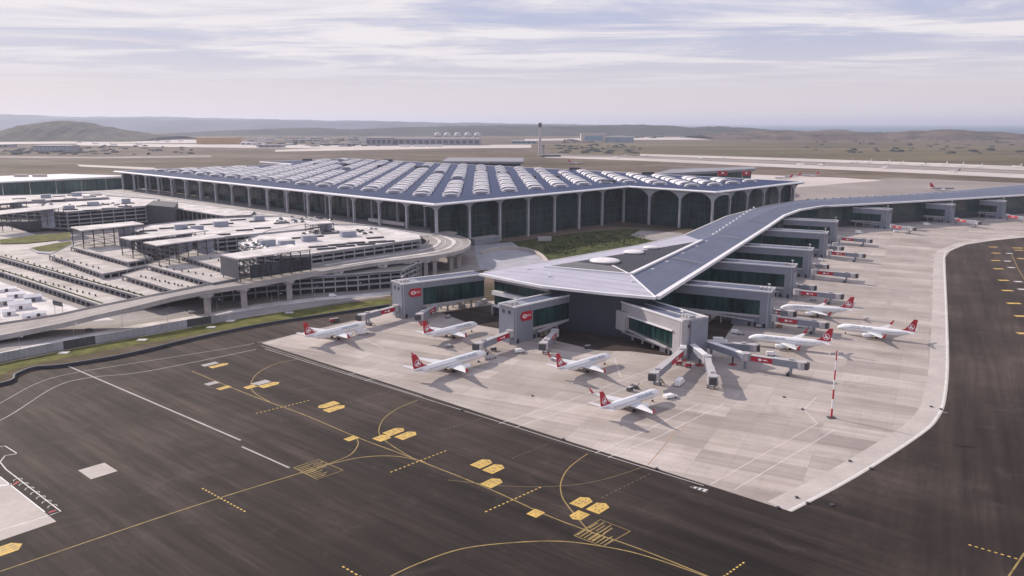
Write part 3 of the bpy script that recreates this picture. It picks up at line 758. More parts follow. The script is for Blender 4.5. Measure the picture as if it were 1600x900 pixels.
for k in range(-15, 20):
    c = BV*k+28; u = 0.0
    ok = False
    while u < 528:
        v = u*BV/BU+c
        if inside(u, v, 50, 25): ok = True; break
        u += 1.0
    if not ok: continue
    v = u*BV/BU+c
    put(eave_me, 'skylight', H(u, v), DIAG, hall); n_sky += 1
    t = 50.0; q = 0
    while inside(u+dgu*t, v+dgv*t, 48, 26):
        if not (q > 2 and (k*5+q*3) % 11 == 4):
            o = put(sk_me, 'skylight', H(u+dgu*t, v+dgv*t), DIAG, hall); n_sky += 1
            if q < 6:
                r_ = link('vault_ribs', rib_me, o); r_['kind'] = 'stuff'
            o.scale = (.95, .85, 1.15) if u+dgu*t > 400 else (1.08, 1, 1.22)
            o.location.z = 45.02*(1-o.scale.z)
        t += 63.3 if u+dgu*t < 400 else 60; q += 1
# open dark louvre boxes on the roof
for x, y in [(498, 256), (545, 257), (598, 259), (657, 261), (752, 267), (786, 270), (827, 276), (864, 276), (950, 283), (898, 263), (1012, 270), (480, 249), (606, 250)]:
    p = at(x, y, 47.5); o = MB().box(-9, 9, -4, 4, 45.01, 49).build('louvre_box', M['darkgrey'], hall)
    o.location = (p.x, p.y, 0)
# departures deck in front of the hall, and the podium
deck_poly = [H(30, 3), H(30, 780), H(-62, 780), H(-62, 420), H(-56, 120), H(-46, 30), H(-8, 3)]
podium = MB().prism([p.xy for p in deck_poly], 13.6, 15.5).build('departures_deck', M['conc']); tag(podium, kind='structure')
MB().prism([p.xy for p in [H(45, 20), H(45, 775), H(-2, 775), H(-2, 20)]], 0.05, 13.6).build('podium_wall', M['concwall'], podium)
# raised kerb strips / lanes on the deck
for off, wd, m in [(-14, 5, M['conclight']), (-36, 3.5, M['conclight']), (-50, 1.0, M['wallwhite'])]:
    MB().obox(H(off, 30), V, 740, wd, 15.5, 15.7, 0).build('kerb_island', m, podium)
# link bridge box seen under the corner
lb = MB().obox(H(10, 60), V, 60, -4, 18, 21.5).build('glazed_bridge', M['lightgrey']); tag(lb, 'low pale glazed bridge inside the corner colonnade of the hall', 'bridge')

# left-hand neighbouring hall
ann = empty('annex_hall', (0, 0, 0)); tag(ann, 'long glass hall with a flat white roof at the left edge', 'terminal annex')
P1 = [at(204, 274.5, 34), at(-40, 286, 34), at(-300, 297, 34), at(-300, 284, 34), at(-40, 277.5, 34), at(0, 275, 34), at(100, 271.5, 34)]
MB().prism([p.xy for p in P1], 32, 34).build('roof', M['fascia'], ann)
Pa = [at(204, 276, 34), at(-40, 286, 34), at(-300, 297, 34)]
for a, b in zip(Pa, Pa[1:]):
    d = (b-a).normalized(); L = (b-a).length; n = int(L/34)
    pm = MB().box(.3, L/n-.3, -.3, .3, 2, 32).mesh('glass_pane', M['teal'])
    for k in range(n):
        p = a+d*(L/n*k)+Vector((-d.y, d.x, 0))*-9; put(pm, 'glass_pane', (p.x, p.y, 0), math.atan2(d.y, d.x), ann)
for x in (33, 62):
    p = at(x, 274.3, 36); o = MB().box(-10, 10, -4, 4, 34.01, 38).build('rooftop_unit', M['beige'], ann); o.location = (p.x, p.y, 0)

# ------------------------------------------------------------------ garden court
garden = sheet('courtyard_garden', pxs([(815, 388), (800, 378), (900, 364), (985, 357), (1060, 365), (1075, 372), (1000, 384), (870, 408), (860, 411), (846, 402), (832, 394)]), .06, M['garden'])
sheet('garden_paving', pxs([(740, 384), (799, 378), (814, 388), (831, 394), (845, 402), (859, 411), (790, 422), (750, 422)]), .05, M['concwall'])
sheet('garden_paving', pxs([(1000, 360), (1065, 364), (1075, 371), (1020, 376), (985, 368)]), .12, M['road'])
def bushes(name, regions, m, n, seed, r=(.8, 2.2)):
    rnd = random.Random(seed); mb = MB()
    for _ in range(n):
        x0, y0, x1, y1 = rnd.choice(regions); p = at(rnd.uniform(x0, x1), rnd.uniform(y0, y1)); rr = rnd.uniform(*r)
        for _k in range(14):
            a, b = rnd.uniform(0, 6.28), rnd.uniform(0, 1.3)
            c = p+Vector((math.cos(a)*math.cos(b), math.sin(a)*math.cos(b), math.sin(b)*1.1+.15))*rr*rnd.uniform(.5, 1)
            q = Vector((rnd.uniform(-1, 1), rnd.uniform(-1, 1), rnd.uniform(-1, 1))).normalized(); e = q.orthogonal().normalized(); f_ = q.cross(e); s = rr*.38
            mb.add([c+e*s, c+f_*s, c-e*s, c-f_*s], [(0, 1, 2, 3)])
    o = mb.build(name, m); o['kind'] = 'stuff'; return o
o = bushes('shrubs', [(850, 386, 900, 398), (850, 376, 1000, 388), (900, 368, 1010, 380)], M['leaf'], 620, 5, (.4, 1.1)); tag(o, 'green shrubs planted in the courtyard garden between hall and concourse', 'shrubs')
rw = wall_px('retaining_wall', [(752, 398), (780, 391), (815, 391), (840, 398), (853, 408), (858, 416)], 3.2, .8, M['beige']); tag(rw, 'curved pinkish retaining wall round the end of the courtyard garden', 'wall')
MB().box(-7, 7, -3, 3, 0, 4).build('kiosk', M['lightgrey']); kk = bpy.data.objects['kiosk']; kk.location = at(851, 376); tag(kk, 'small white kiosk at the foot of the hall glass by the garden', 'kiosk')
kb = MB().obox(at(742, 384), U, 36, 12, 0, 6).build('service_block', M['grey']); tag(kb, 'low grey service block below the end of the viaduct curve', 'service building')
MB().obox(at(742, 384), U, 36.4, 12.4, 6, 6.6, -.2).build('roof', M['lightgrey'], kb)

# ------------------------------------------------------------------ concourse (pier)
conc = empty('concourse', (0, 0, 0)); tag(conc, 'long low concourse with a slate blue roof edged in white, bending away to the right', 'concourse')
ZE, ZR = 26.5, 29.5
out_px = [(750, 428), (800, 438), (850, 447.5), (950, 458.5), (1025, 465)]
rgt_px = [(1025, 465), (1100, 418), (1200, 354), (1225, 337), (1250, 327.5), (1287, 322), (1375, 317.5), (1475, 312), (1600, 304.5), (1800, 294), (2000, 285)]
lft_px = [(757, 425.5), (800, 417), (875, 405), (1000, 383), (1070, 367), (1135, 338), (1200, 321), (1247, 313.5), (1300, 310), (1400, 304.5), (1500, 297.5), (1600, 288.5), (1800, 276), (2000, 266)]
FR = [at(x, y, ZE) for x, y in out_px]; RG = [at(x, y, ZE) for x, y in rgt_px]; LF = [at(x, y, ZE) for x, y in lft_px]
body = FR+RG[1:]+LF[::-1]
def inset(poly, d):
    n = len(poly); out = []
    area = sum(poly[i][0]*poly[(i+1) % n][1]-poly[(i+1) % n][0]*poly[i][1] for i in range(n)); s = 1 if area > 0 else -1
    for i in range(n):
        a = Vector(poly[i-1][:2]); b = Vector(poly[i][:2]); c = Vector(poly[(i+1) % n][:2])
        d1 = (b-a).normalized(); d2 = (c-b).normalized()
        n1_ = Vector((-d1.y, d1.x))*s; n2_ = Vector((-d2.y, d2.x))*s; nn = (n1_+n2_)
        nn = nn.normalized() if nn.length > .1 else n1_
        k = d/max(.4, nn.dot(n1_)); out.append(b+nn*k)
    return out
bd = inset(body, 7.5)
mb = MB(); mb.prism(bd, 0, ZE-1); mb.build('wall', M['bluewall'], conc)
MB().prism([p.xy for p in body], ZE-.95, ZE-.35).build('soffit', M['soffit'], conc)
# upper roof planes
T1, T2, T3 = at(850, 417, ZR), at(985, 429, ZR), at(1096, 376, ZR)
def tri(name, vs_, m, parent=conc):
    mb = MB(); n = len(vs_)
    lo = [(v[0], v[1], v[2]-.5) for v in vs_]
    area = sum(vs_[i][0]*vs_[(i+1) % n][1]-vs_[(i+1) % n][0]*vs_[i][1] for i in range(n))
    vs_ = list(vs_)
    if area < 0: vs_ = vs_[::-1]; lo = lo[::-1]
    me = bmesh.new(); top = [me.verts.new(v) for v in vs_]
    f = me.faces.new(top)
    bt = [me.verts.new(v) for v in lo]
    for i in range(n): me.faces.new((top[i], bt[i], bt[(i+1) % n], top[(i+1) % n]))
    bmesh.ops.triangulate(me, faces=[f]); mm = bpy.data.meshes.new(name); me.to_mesh(mm); me.free(); mm.materials.append(m)
    return link(name, mm, parent)
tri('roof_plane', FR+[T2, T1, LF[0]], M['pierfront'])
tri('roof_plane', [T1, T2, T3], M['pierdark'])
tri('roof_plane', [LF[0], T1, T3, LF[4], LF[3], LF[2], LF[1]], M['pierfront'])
# right-hand strip from the corner along the arm
rng = spline([RG[i] for i in range(len(RG))], 4)
tri('roof_plane', [RG[0], RG[1], T3, T2], M['pierroof'])
mid = [T3]+[((at(x, y, ZE)+at(x2, y2, ZE))/2+Vector((0, 0, 2.6))) for (x, y), (x2, y2) in zip([(1150, 386), (1225, 337), (1250, 327.5), (1300, 321.3), (1375, 317.5), (1475, 312), (1600, 304.5), (1800, 294), (2000, 285)], [(1150, 334), (1200, 321), (1247, 313.5), (1300, 310), (1400, 304.5), (1500, 297.5), (1600, 288.5), (1800, 276), (2000, 266)])]
rr = [RG[1], at(1150, 386, ZE), RG[3], RG[4], at(1300, 321.3, ZE), RG[6], RG[7], RG[8], RG[9], RG[10]]
ll = [LF[4], at(1150, 334, ZE), LF[6], LF[7], LF[8], LF[9], LF[10], LF[11], LF[12], LF[13]]
for k in range(len(mid)-1):
    tri('roof_plane', [rr[k], rr[k+1], mid[k+1], mid[k]], M['pierroof'])
    tri('roof_plane', [mid[k], mid[k+1], ll[k+1], ll[k]], M['pierroof'])
def beam(name, pts, w_, h, m, parent, dz=0.0):
    mb = MB(); rings = []
    for i, p in enumerate(pts):
        d = (pts[min(i+1, len(pts)-1)]-pts[max(i-1, 0)]); d.z = 0; d.normalize(); n = Vector((-d.y, d.x, 0))*w_/2; z = Vector((0, 0, 1))
        rings.append([p-n+z*dz, p+n+z*dz, p+n+z*(dz+h), p-n+z*(dz+h)])
    mb.loft(rings); return mb.build(name, m, parent)
beam('eave_trim', FR, 2.4, 1.4, M['fascia'], conc, -1.0)
beam('eave_trim', [RG[0]+Vector((.8, 1.2, 0))]+RG[1:], 3.0, 1.8, M['fascia'], conc, -1.25)
beam('eave_trim', LF, 2.0, 1.5, M['lightgrey'], conc, -1.2)
beam('ridge_trim', [T1, T2], 1.6, 1.0, M['fascia'], conc, -.2)
beam('ridge_trim', [T2+Vector((.5, .9, 0)), T3], 2.4, 1.1, M['fascia'], conc, -.2)
beam('ridge_trim', [T2, RG[0]], .7, .5, M['fascia'], conc, -.1)
beam('ridge_trim', [T2, at(957, 415, ZR)], .8, .5, M['fascia'], conc, -.1)
tri('roof_plane', [T1+Vector((0, 0, .06)), T2+Vector((0, 0, .06)), at(957, 415.5, ZR+.06), at(900, 409, ZR+.06)], mat('grey_roof_felt', (.12, .115, .13), .8, .1))
for a, b in [((1050, 404), (1096, 411.5)), ((1100, 365), (1155, 373)), ((1160, 343), (1200, 347))]:
    beam('roof_seam', [at(*a, ZE+2.6), at(*b, ZE+1.4)], .6, .6, M['lightgrey'], conc, 0)
for k in range(13):     # dotted rooflights along the arm
    p = at(1115+63*k/12, 367-42*k/12, ZE+2.6); MB().box(-.8, .8, -1.0, 1.0, -.2, 1.2).build('rooflight', M['white'], conc).location = p
for x, y in [(1020, 422), (1042, 410), (1067, 397), (1089, 386), (1104, 378), (988, 440), (858, 431), (826, 421)]:
    p = at(x, y, ZE+2.0); MB().box(-.9, .9, -.7, .7, -.6, .9).build('roof_vent', M['white'], conc).location = p
# edge studs at the far roof rim
for k in range(26):
    p = at(1262+13*k, 312.2-(k*13)*.045-max(0, k-17)*.1, ZE+.8); MB().box(-1.6, 1.6, -1, 1, -.2, 1.4).build('rooflight', M['lightgrey'], conc).location = p
# shallow domes
def dome(x, y, r, h):
    p = at(x, y, ZR); mb = MB(); rings = []
    for zz_, rr_ in ((-.3, 1.0), (.35, 1.0), (.36, 1.06), (.55, 1.0), (.75, .82), (.9, .55), (1.0, .2)):
        rings.append([(p.x+r*rr_*math.cos(a*math.pi/12), p.y+r*rr_*math.sin(a*math.pi/12), p.z+h*zz_) for a in range(24)])
    mb.loft(rings); return mb.build('roof_dome', M['sky_white'], conc, True)
dome(945, 409.5, 9.6, 2.6); dome(990, 395.5, 7.0, 2.2); dome(1017, 388, 5.4, 2.0)
# left front: bands of glass and white under the roof
a, b = Vector((*bd[0], 0)), Vector((*bd[2], 0)); d = (b-a).normalized(); L = (b-a).length
nrm = Vector((d.y, -d.x, 0))
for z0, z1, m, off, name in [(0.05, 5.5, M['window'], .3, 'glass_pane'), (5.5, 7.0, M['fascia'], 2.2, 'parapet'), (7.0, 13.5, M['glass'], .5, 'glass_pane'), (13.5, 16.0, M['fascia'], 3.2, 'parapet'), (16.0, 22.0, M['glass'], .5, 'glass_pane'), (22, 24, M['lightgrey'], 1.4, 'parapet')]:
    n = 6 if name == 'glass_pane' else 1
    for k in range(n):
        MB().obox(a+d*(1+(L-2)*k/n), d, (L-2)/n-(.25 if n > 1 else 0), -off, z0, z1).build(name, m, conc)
for k in range(7):
    MB().obox(a+d*(L*k/6.6)+nrm*2.6, d, .8, .8, 0, 7.0).build('pillar', M['lightgrey'], conc)
# panes along the right side of the pier between the gates
for i in range(5, len(bd)):
    a = Vector((*bd[i-1], 0)); b = Vector((*bd[i], 0))
    if i > 13: break
    d = (b-a).normalized(); L = (b-a).length; n = max(1, int(L/12)); nrm = Vector((d.y, -d.x, 0))
    pm = MB().box(.15, L/n-.15, -.25, .25, 8, 23).mesh('glass_pane', M['glass'])
    for k in range(n):
        p = a+d*(L/n*k)+nrm*.3; put(pm, 'glass_pane', p, math.atan2(d.y, d.x), conc)

# ------------------------------------------------------------------ gate buildings
def gate(name, outer, inner, width, side, label, ztop=22.0, sign=False, zg=(7.5, 16.5), tower=9.0, base_len=.5, mcl=None):
    """outer/inner: world points of the visible long face's top edge ends; the body lies to `side` of it.
       local x runs from the outer end to the inner end, local y into the building."""
    mcl = mcl or M['grey']
    o2 = Vector((outer.x, outer.y, 0)); i2 = Vector((inner.x, inner.y, 0)); d = (i2-o2); L = d.length; d.normalize()
    root = empty('gate_building', o2, math.atan2(d.y, d.x)); tag(root, label, 'gate building', 'gate buildings around the concourse')
    s = side; W_ = width*s
    def Bx(x0, x1, y0, y1, z0, z1): 
        ya, yb = sorted((y0*s, y1*s)); return MB().box(x0, x1, ya, yb, z0, z1)
    # end tower
    Bx(0, tower, 0, width, 0, ztop).build('tower', mcl, root)
    # body shell: top band, floor band and back wall
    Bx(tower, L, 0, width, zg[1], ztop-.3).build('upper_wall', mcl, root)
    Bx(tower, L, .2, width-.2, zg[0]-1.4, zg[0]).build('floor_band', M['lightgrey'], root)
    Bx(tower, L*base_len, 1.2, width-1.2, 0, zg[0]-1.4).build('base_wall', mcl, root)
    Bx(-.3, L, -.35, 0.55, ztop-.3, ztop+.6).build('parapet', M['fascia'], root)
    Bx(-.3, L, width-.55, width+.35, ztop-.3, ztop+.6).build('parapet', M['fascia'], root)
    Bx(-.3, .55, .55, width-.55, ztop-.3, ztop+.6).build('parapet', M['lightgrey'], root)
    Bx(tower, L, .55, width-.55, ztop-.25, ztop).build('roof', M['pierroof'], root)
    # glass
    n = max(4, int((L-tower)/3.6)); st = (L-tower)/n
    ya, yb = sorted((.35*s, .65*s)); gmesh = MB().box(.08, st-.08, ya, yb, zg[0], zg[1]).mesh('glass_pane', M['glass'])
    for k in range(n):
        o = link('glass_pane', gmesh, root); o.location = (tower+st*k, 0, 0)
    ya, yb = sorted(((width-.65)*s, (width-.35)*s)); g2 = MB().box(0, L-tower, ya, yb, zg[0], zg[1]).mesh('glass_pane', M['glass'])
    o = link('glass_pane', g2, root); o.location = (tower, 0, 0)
    # tower details: round vents, doors, seam
    for yy in (width*.3, width*.7):
        MB().bar((-.15, yy*s, ztop-3.2), (.1, yy*s, ztop-3.2), 1.2, 14).build('round_vent', M['darkgrey'], root)
    for xx in (tower+1.5, tower+5):
        ya, yb = sorted((1.0*s, 1.3*s)); MB().box(xx, xx+1.6, ya, yb, .1, 2.6).build('door', M['dark'], root)
    ya, yb = sorted((-.12*s, .1*s)); MB().box(2.2, 3.8, ya, yb, .1, 2.6).build('door', M['dark'], root)
    ya, yb = sorted((-.1*s, .1*s)); MB().box(1.2, 1.7, ya, yb, 0, ztop-.4).build('corner_trim', M['lightgrey'], root)
    # columns under the raised body
    k = 0; x = L*base_len+6
    while x < L-2:
        Bx(x, x+1.0, 1.5, 2.5, 0, zg[0]-1.4).build('pillar', M['lightgrey'], root)
        Bx(x, x+1.0, width-2.5, width-1.5, 0, zg[0]-1.4).build('pillar', M['lightgrey'], root); x += 9
    # sloping stair canopy under the glass
    mb = MB(); ya, yb = sorted((-2.2*s, .1*s))
    mb.prism([(tower+3, ya), (L*.75, ya), (L*.75, yb), (tower+3, yb)], [4.0, 6.3, 6.3, 4.0], [4.5, 6.8, 6.8, 4.5]).build('stair_ramp', M['lightgrey'], root)
    # rooftop plant and lamps
    for kx in range(3):
        Bx(1.5+2.4*kx, 3.0+2.4*kx, width*.35, width*.6, ztop+.0, ztop+1.6).build('rooftop_unit', M['lightgrey'], root)
    mbp = MB().bar((1.5, 1.0*s, ztop), (1.5, 1.0*s, ztop+4.5), .12, 5); mbp.box(.7, 2.3, 1.0*s-.3, 1.0*s+.3, ztop+4.5, ztop+5.0); mbp.build('floodlight', M['white'], root)
    if sign:
        z1 = ztop-3.6; z0 = z1-5.2; xa, xb = 4.6, 13.6
        ya, yb = sorted((-.45*s, -.12*s)); sg = MB()
        y0_ = ya; sg.add([(x, y, z) for y in (ya, yb) for x, z in ((xa, (z0+z1)/2), (xa+1.8, z1), (xb, z1), (xb, z0), (xa+1.8, z0))], [(0, 1, 2, 3, 4), (9, 8, 7, 6, 5)]+[(i, 5+i, 5+(i+1) % 5, (i+1) % 5) for i in range(5)])
        so = sg.build('sign', M['red'], root)
        yf = -.5*s
        mat_l = Matrix.Translation((xa+6.4, yf-.02*s, (z0+z1)/2+.1)) @ Matrix.Rotation(math.pi/2, 4, 'X')
        em = MB()
        cxx, czz = xa+3.4, (z0+z1)/2
        q = [(cxx-1.9, czz), (cxx-.95, czz+1.05), (cxx+.95, czz+1.05), (cxx+1.9, czz), (cxx+.95, czz-1.05), (cxx-.95, czz-1.05)]
        em.add([(x, yf, z) for x, z in q], [(0, 1, 2, 3, 4, 5)]).build('emblem', M['white'], so)
        em = MB(); q2 = [(cxx-.95, czz), (cxx, czz+.75), (cxx+.95, czz), (cxx, czz-.75)]
        em.add([(x, yf-.06*s, z) for x, z in q2], [(0, 1, 2, 3)]).build('emblem_centre', M['red'], so)
        tm = text_mesh('lettering', 'HSBC', 1.7, M['white'], mat_l, so)
        if s < 0: pass
    return root, L
def gdir(az): return Vector((math.sin(az), math.cos(az), 0))
# three gates at the front of the concourse
gate('g', at(627, 444.5, 22), at(757, 428.5, 22), 13, 1, 'grey gate building with a red hexagon sign at the far left beside the road', sign=True, zg=(7.0, 18.0), tower=15, base_len=.3)
gate('g', at(803, 480.5, 21), at(903, 459, 21), 12, 1, 'grey gate building with a red hexagon sign in front of the pale concourse roof', ztop=21.0, sign=True, zg=(7.0, 17.0), tower=15, base_len=.4)
# the third points at the camera: long face on its left
g3_o, g3L = gate('g', at(1066, 502, 20.5), at(955, 467, 20.5), 17, -1, 'pale gate building with a striped roof pointing towards the camera below the roof corner', ztop=20.5, zg=(4.2, 13.6), tower=7, mcl=M['lightgrey'], base_len=.3)
# the extra window slot, roof rail and bigger end block of that gate
MB().box(14, g3L-14, -.45, -.15, 15.6, 17.2).build('window_slot', M['glass'], g3_o)
MB().box(7, g3L+1, -17*.5-.5, -17*.5+.5, 20.5, 21.0).build('roof_rail', M['lightgrey'], g3_o)
MB().box(g3L-17, g3L-9, -.6, 3.0, 5.2, 16.0).build('stair_block', M['lightgrey'], g3_o)
MB().box(-1.8, 0, -16, -5, 0, 20.2).build('end_block', M['grey'], g3_o)
MB().box(7, g3L-2, -0.2, .9, 13.6, 14.3).build('ledge', M['fascia'], g3_o)
ARM = gdir(AZP); OUT = gdir(AZP+math.pi/2)
gl = [((1205, 457), 64, 'grey gate building nearest the concourse corner on its right side'), ((1241, 418), 60, 'second grey gate building from the concourse corner on its right side'), ((1268, 391.5), 58, 'third grey gate building from the concourse corner on its right side'), ((1292, 365), 56, 'fourth grey gate building from the concourse corner on its right side'), ((1308, 347), 52, 'fifth grey gate building, where the pier starts to bend away')]
gobj = []
for (x, y), L, lab in gl:
    o_ = at(x, y, 22); gobj.append(gate('g', o_, o_-OUT*L, 14, -1, lab, zg=(7.5, 16.5), tower=6, base_len=.35))
A2 = R(66); OUT2 = gdir(R(130))
for (x, y), L, lab in [((1389, 328), 68, 'first grey gate building on the far arm of the concourse'), ((1489, 320.5), 68, 'second grey gate building on the far arm of the concourse'), ((1570, 315), 68, 'third grey gate building on the far arm of the concourse'), ((1672, 308), 68, 'fourth grey gate building on the far arm, cut by the right edge')]:
    o_ = at(x, y, 22); gate('g', o_, o_-OUT2*L, 14, -1, lab, zg=(7.5, 16.0), tower=8, base_len=.3)

# ------------------------------------------------------------------ jet bridges
def jet_bridge(p0, p1, label, zf=4.6, mid_px=None, red=True):
    """from the rotunda p0 to the cab p1 (world points)"""
    a = Vector((p0.x, p0.y, 0)); b = Vector((p1.x, p1.y, 0)); d = b-a; L = d.length; d.normalize()
    root = empty('jet_bridge', a, math.atan2(d.y, d.x)); tag(root, label, 'jet bridge', 'passenger boarding bridges')
    MB().bar((0, 0, 0), (0, 0, zf), .7, 8).build('rotunda_column', M['grey'], root)
    MB().bar((0, 0, zf-.3), (0, 0, zf+3.6), 2.3, 12).build('rotunda', M['lightgrey'], root)
    x1 = 2.0+(L-5)*.52
    MB().box(1.5, x1, -1.35, 1.35, zf, zf+2.8).build('inner_tunnel', M['grey'], root)
    MB().box(x1-.6, L-2.6, -1.65, 1.65, zf-.25, zf+3.05).build('outer_tunnel', M['grey'], root)
    MB().box(1.5, x1-.6, -1.5, 1.5, zf+2.8, zf+3.0).build('tunnel_roof', M['lightgrey'], root)
    MB().box(x1-.7, L-2.6, -1.8, 1.8, zf+3.05, zf+3.25).build('tunnel_roof', M['lightgrey'], root)
    if red:
        for s in (-1, 1):
            y0, y1 = sorted((1.36*s, 1.44*s)); so = MB().box(3.0, x1-.8, y0, y1, zf+.25, zf+2.6).build('red_panel', M['red'], root)
            c = (3.0+x1)/2-1.2; yf = 1.48*s
            MB().add([(c+x, yf, zf+1.4+z) for x, z in ((-1.0, 0), (-.5, .6), (.5, .6), (1.0, 0), (.5, -.6), (-.5, -.6))], [(0, 1, 2, 3, 4, 5)]).build('emblem', M['white'], so)
            MB().box(c+1.5, c+3.6, min(yf, 1.44*s), max(yf, 1.44*s), zf+1.2, zf+1.7).build('lettering', M['white'], so)
    MB().bar((L-1.6, 0, zf-.4), (L-1.6, 0, zf+3.3), 2.5, 10).build('cab', M['lightgrey'], root)
    MB().box(L, L+1.8, -1.7, 1.7, zf-.2, zf+3.0).build('bellows', M['darkgrey'], root)
    wx = L-6.5
    lg = MB().box(wx-.4, wx+.4, -1.4, -.9, .9, zf); lg.box(wx-.4, wx+.4, .9, 1.4, .9, zf); lg.box(wx-.5, wx+.5, -1.7, 1.7, .8, 1.3); lg.build('support_leg', M['grey'], root)
    for s in (-1.5, 1.5):
        MB().bar((wx-.9, s-.35, .75), (wx-.9, s+.35, .75), .75, 10).build('wheel', M['black'], root)
    st = MB(); st.prism([(L-3.5, 2.0), (L-9.5, 2.0), (L-9.5, 3.1), (L-3.5, 3.1)], [zf-.2, .2, .2, zf-.2], [zf+.1, .5, .5, zf+.1]); st.build('stair', M['mast'], root)
    MB().box(wx-1, wx+1.2, -.8, .8, zf+3.25, zf+4.0).build('rooftop_unit', M['lightgrey'], root)
    return root
JB = [((619, 481), (562, 496), 'jet bridge reaching left from the red-signed gate beside the road'),
      ((680, 480), (654, 495), 'jet bridge angled towards the airliner behind the second row at the left'),
      ((797, 521), (745, 541), 'jet bridge reaching the nose of the longest left-hand airliner'),
      ((867, 520), (848, 541), 'short jet bridge standing free right of the middle red sign'),
      ((1066, 549), (1020, 588), 'jet bridge swung left from the camera-facing gate'),
      ((1105, 561), (1114, 594), 'white-topped jet bridge pointing straight at the camera'),
      ((1112, 538), (1182, 543), 'upper jet bridge leaving the camera-facing gate to the right'),
      ((1165, 557), (1258, 571), 'long jet bridge with a red panel right of the camera-facing gate'),
      ((1209, 497), (1290, 508), 'red-panelled jet bridge of the gate building nearest the corner'),
      ((1205, 486), (1240, 490), 'short upper jet bridge of the gate building nearest the corner'),
      ((1245, 456), (1314, 463), 'red-panelled jet bridge of the second right-hand gate'),
      ((1242, 447), (1272, 449.5), 'short grey jet bridge of the second right-hand gate'),
      ((1272, 424.5), (1337, 430.5), 'red-panelled jet bridge of the third right-hand gate'),
      ((1270, 415), (1292, 416.5), 'short grey jet bridge of the third right-hand gate'),
      ((1296, 394.5), (1349, 399.5), 'red-panelled jet bridge of the fourth right-hand gate'),
      ((1294, 386), (1315, 388), 'short grey jet bridge of the fourth right-hand gate'),
      ((1312, 372.5), (1360, 376.5), 'red-panelled jet bridge of the fifth right-hand gate'),
      ((1394, 353), (1428, 358), 'jet bridge of the first gate on the far arm'),
      ((1494, 343), (1530, 348.5), 'jet bridge of the second gate on the far arm'),
      ((1574, 337), (1612, 343), 'jet bridge of the third gate on the far arm at the right edge')]
for a, b, lab in JB:
    jet_bridge(at(*a, 6.2), at(*b, 6.2), lab, red=('grey' not in lab and 'upper jet bridge leaving' not in lab and 'white-topped' not in lab))
# fixed link tunnels of the camera-facing gate
for a, b, lab in [((1103, 536), (1165, 557), 'grey fixed walkway linking the camera-facing gate to its long jet bridge'), ((1072, 534), (1104, 560), 'pale fixed walkway leading down to the white-topped jet bridge'), ((1068, 535), (1067, 549), 'short pale walkway at the foot of the camera-facing gate')]:
    A, B = at(*a, 6.5), at(*b, 6.5); A.z = B.z = 0; d = (B-A).normalized(); L = (B-A).length
    r_ = empty('link_walkway', A, math.atan2(d.y, d.x)); tag(r_, lab, 'walkway')
    MB().box(0, L, -1.5, 1.5, 4.7, 7.8).build('tunnel', M['grey'], r_); MB().box(-.1, L+.1, -1.6, 1.6, 7.8, 8.05).build('roof', M['fascia'], r_)
    MB().bar((L*.7, 0, 0), (L*.7, 0, 4.7), .45, 8).build('pillar', M['darkgrey'], r_); MB().box(L*.7-1.6, L*.7+1.6, -1.6, 1.6, 0.05, .35).build('footing', M['red'], r_)

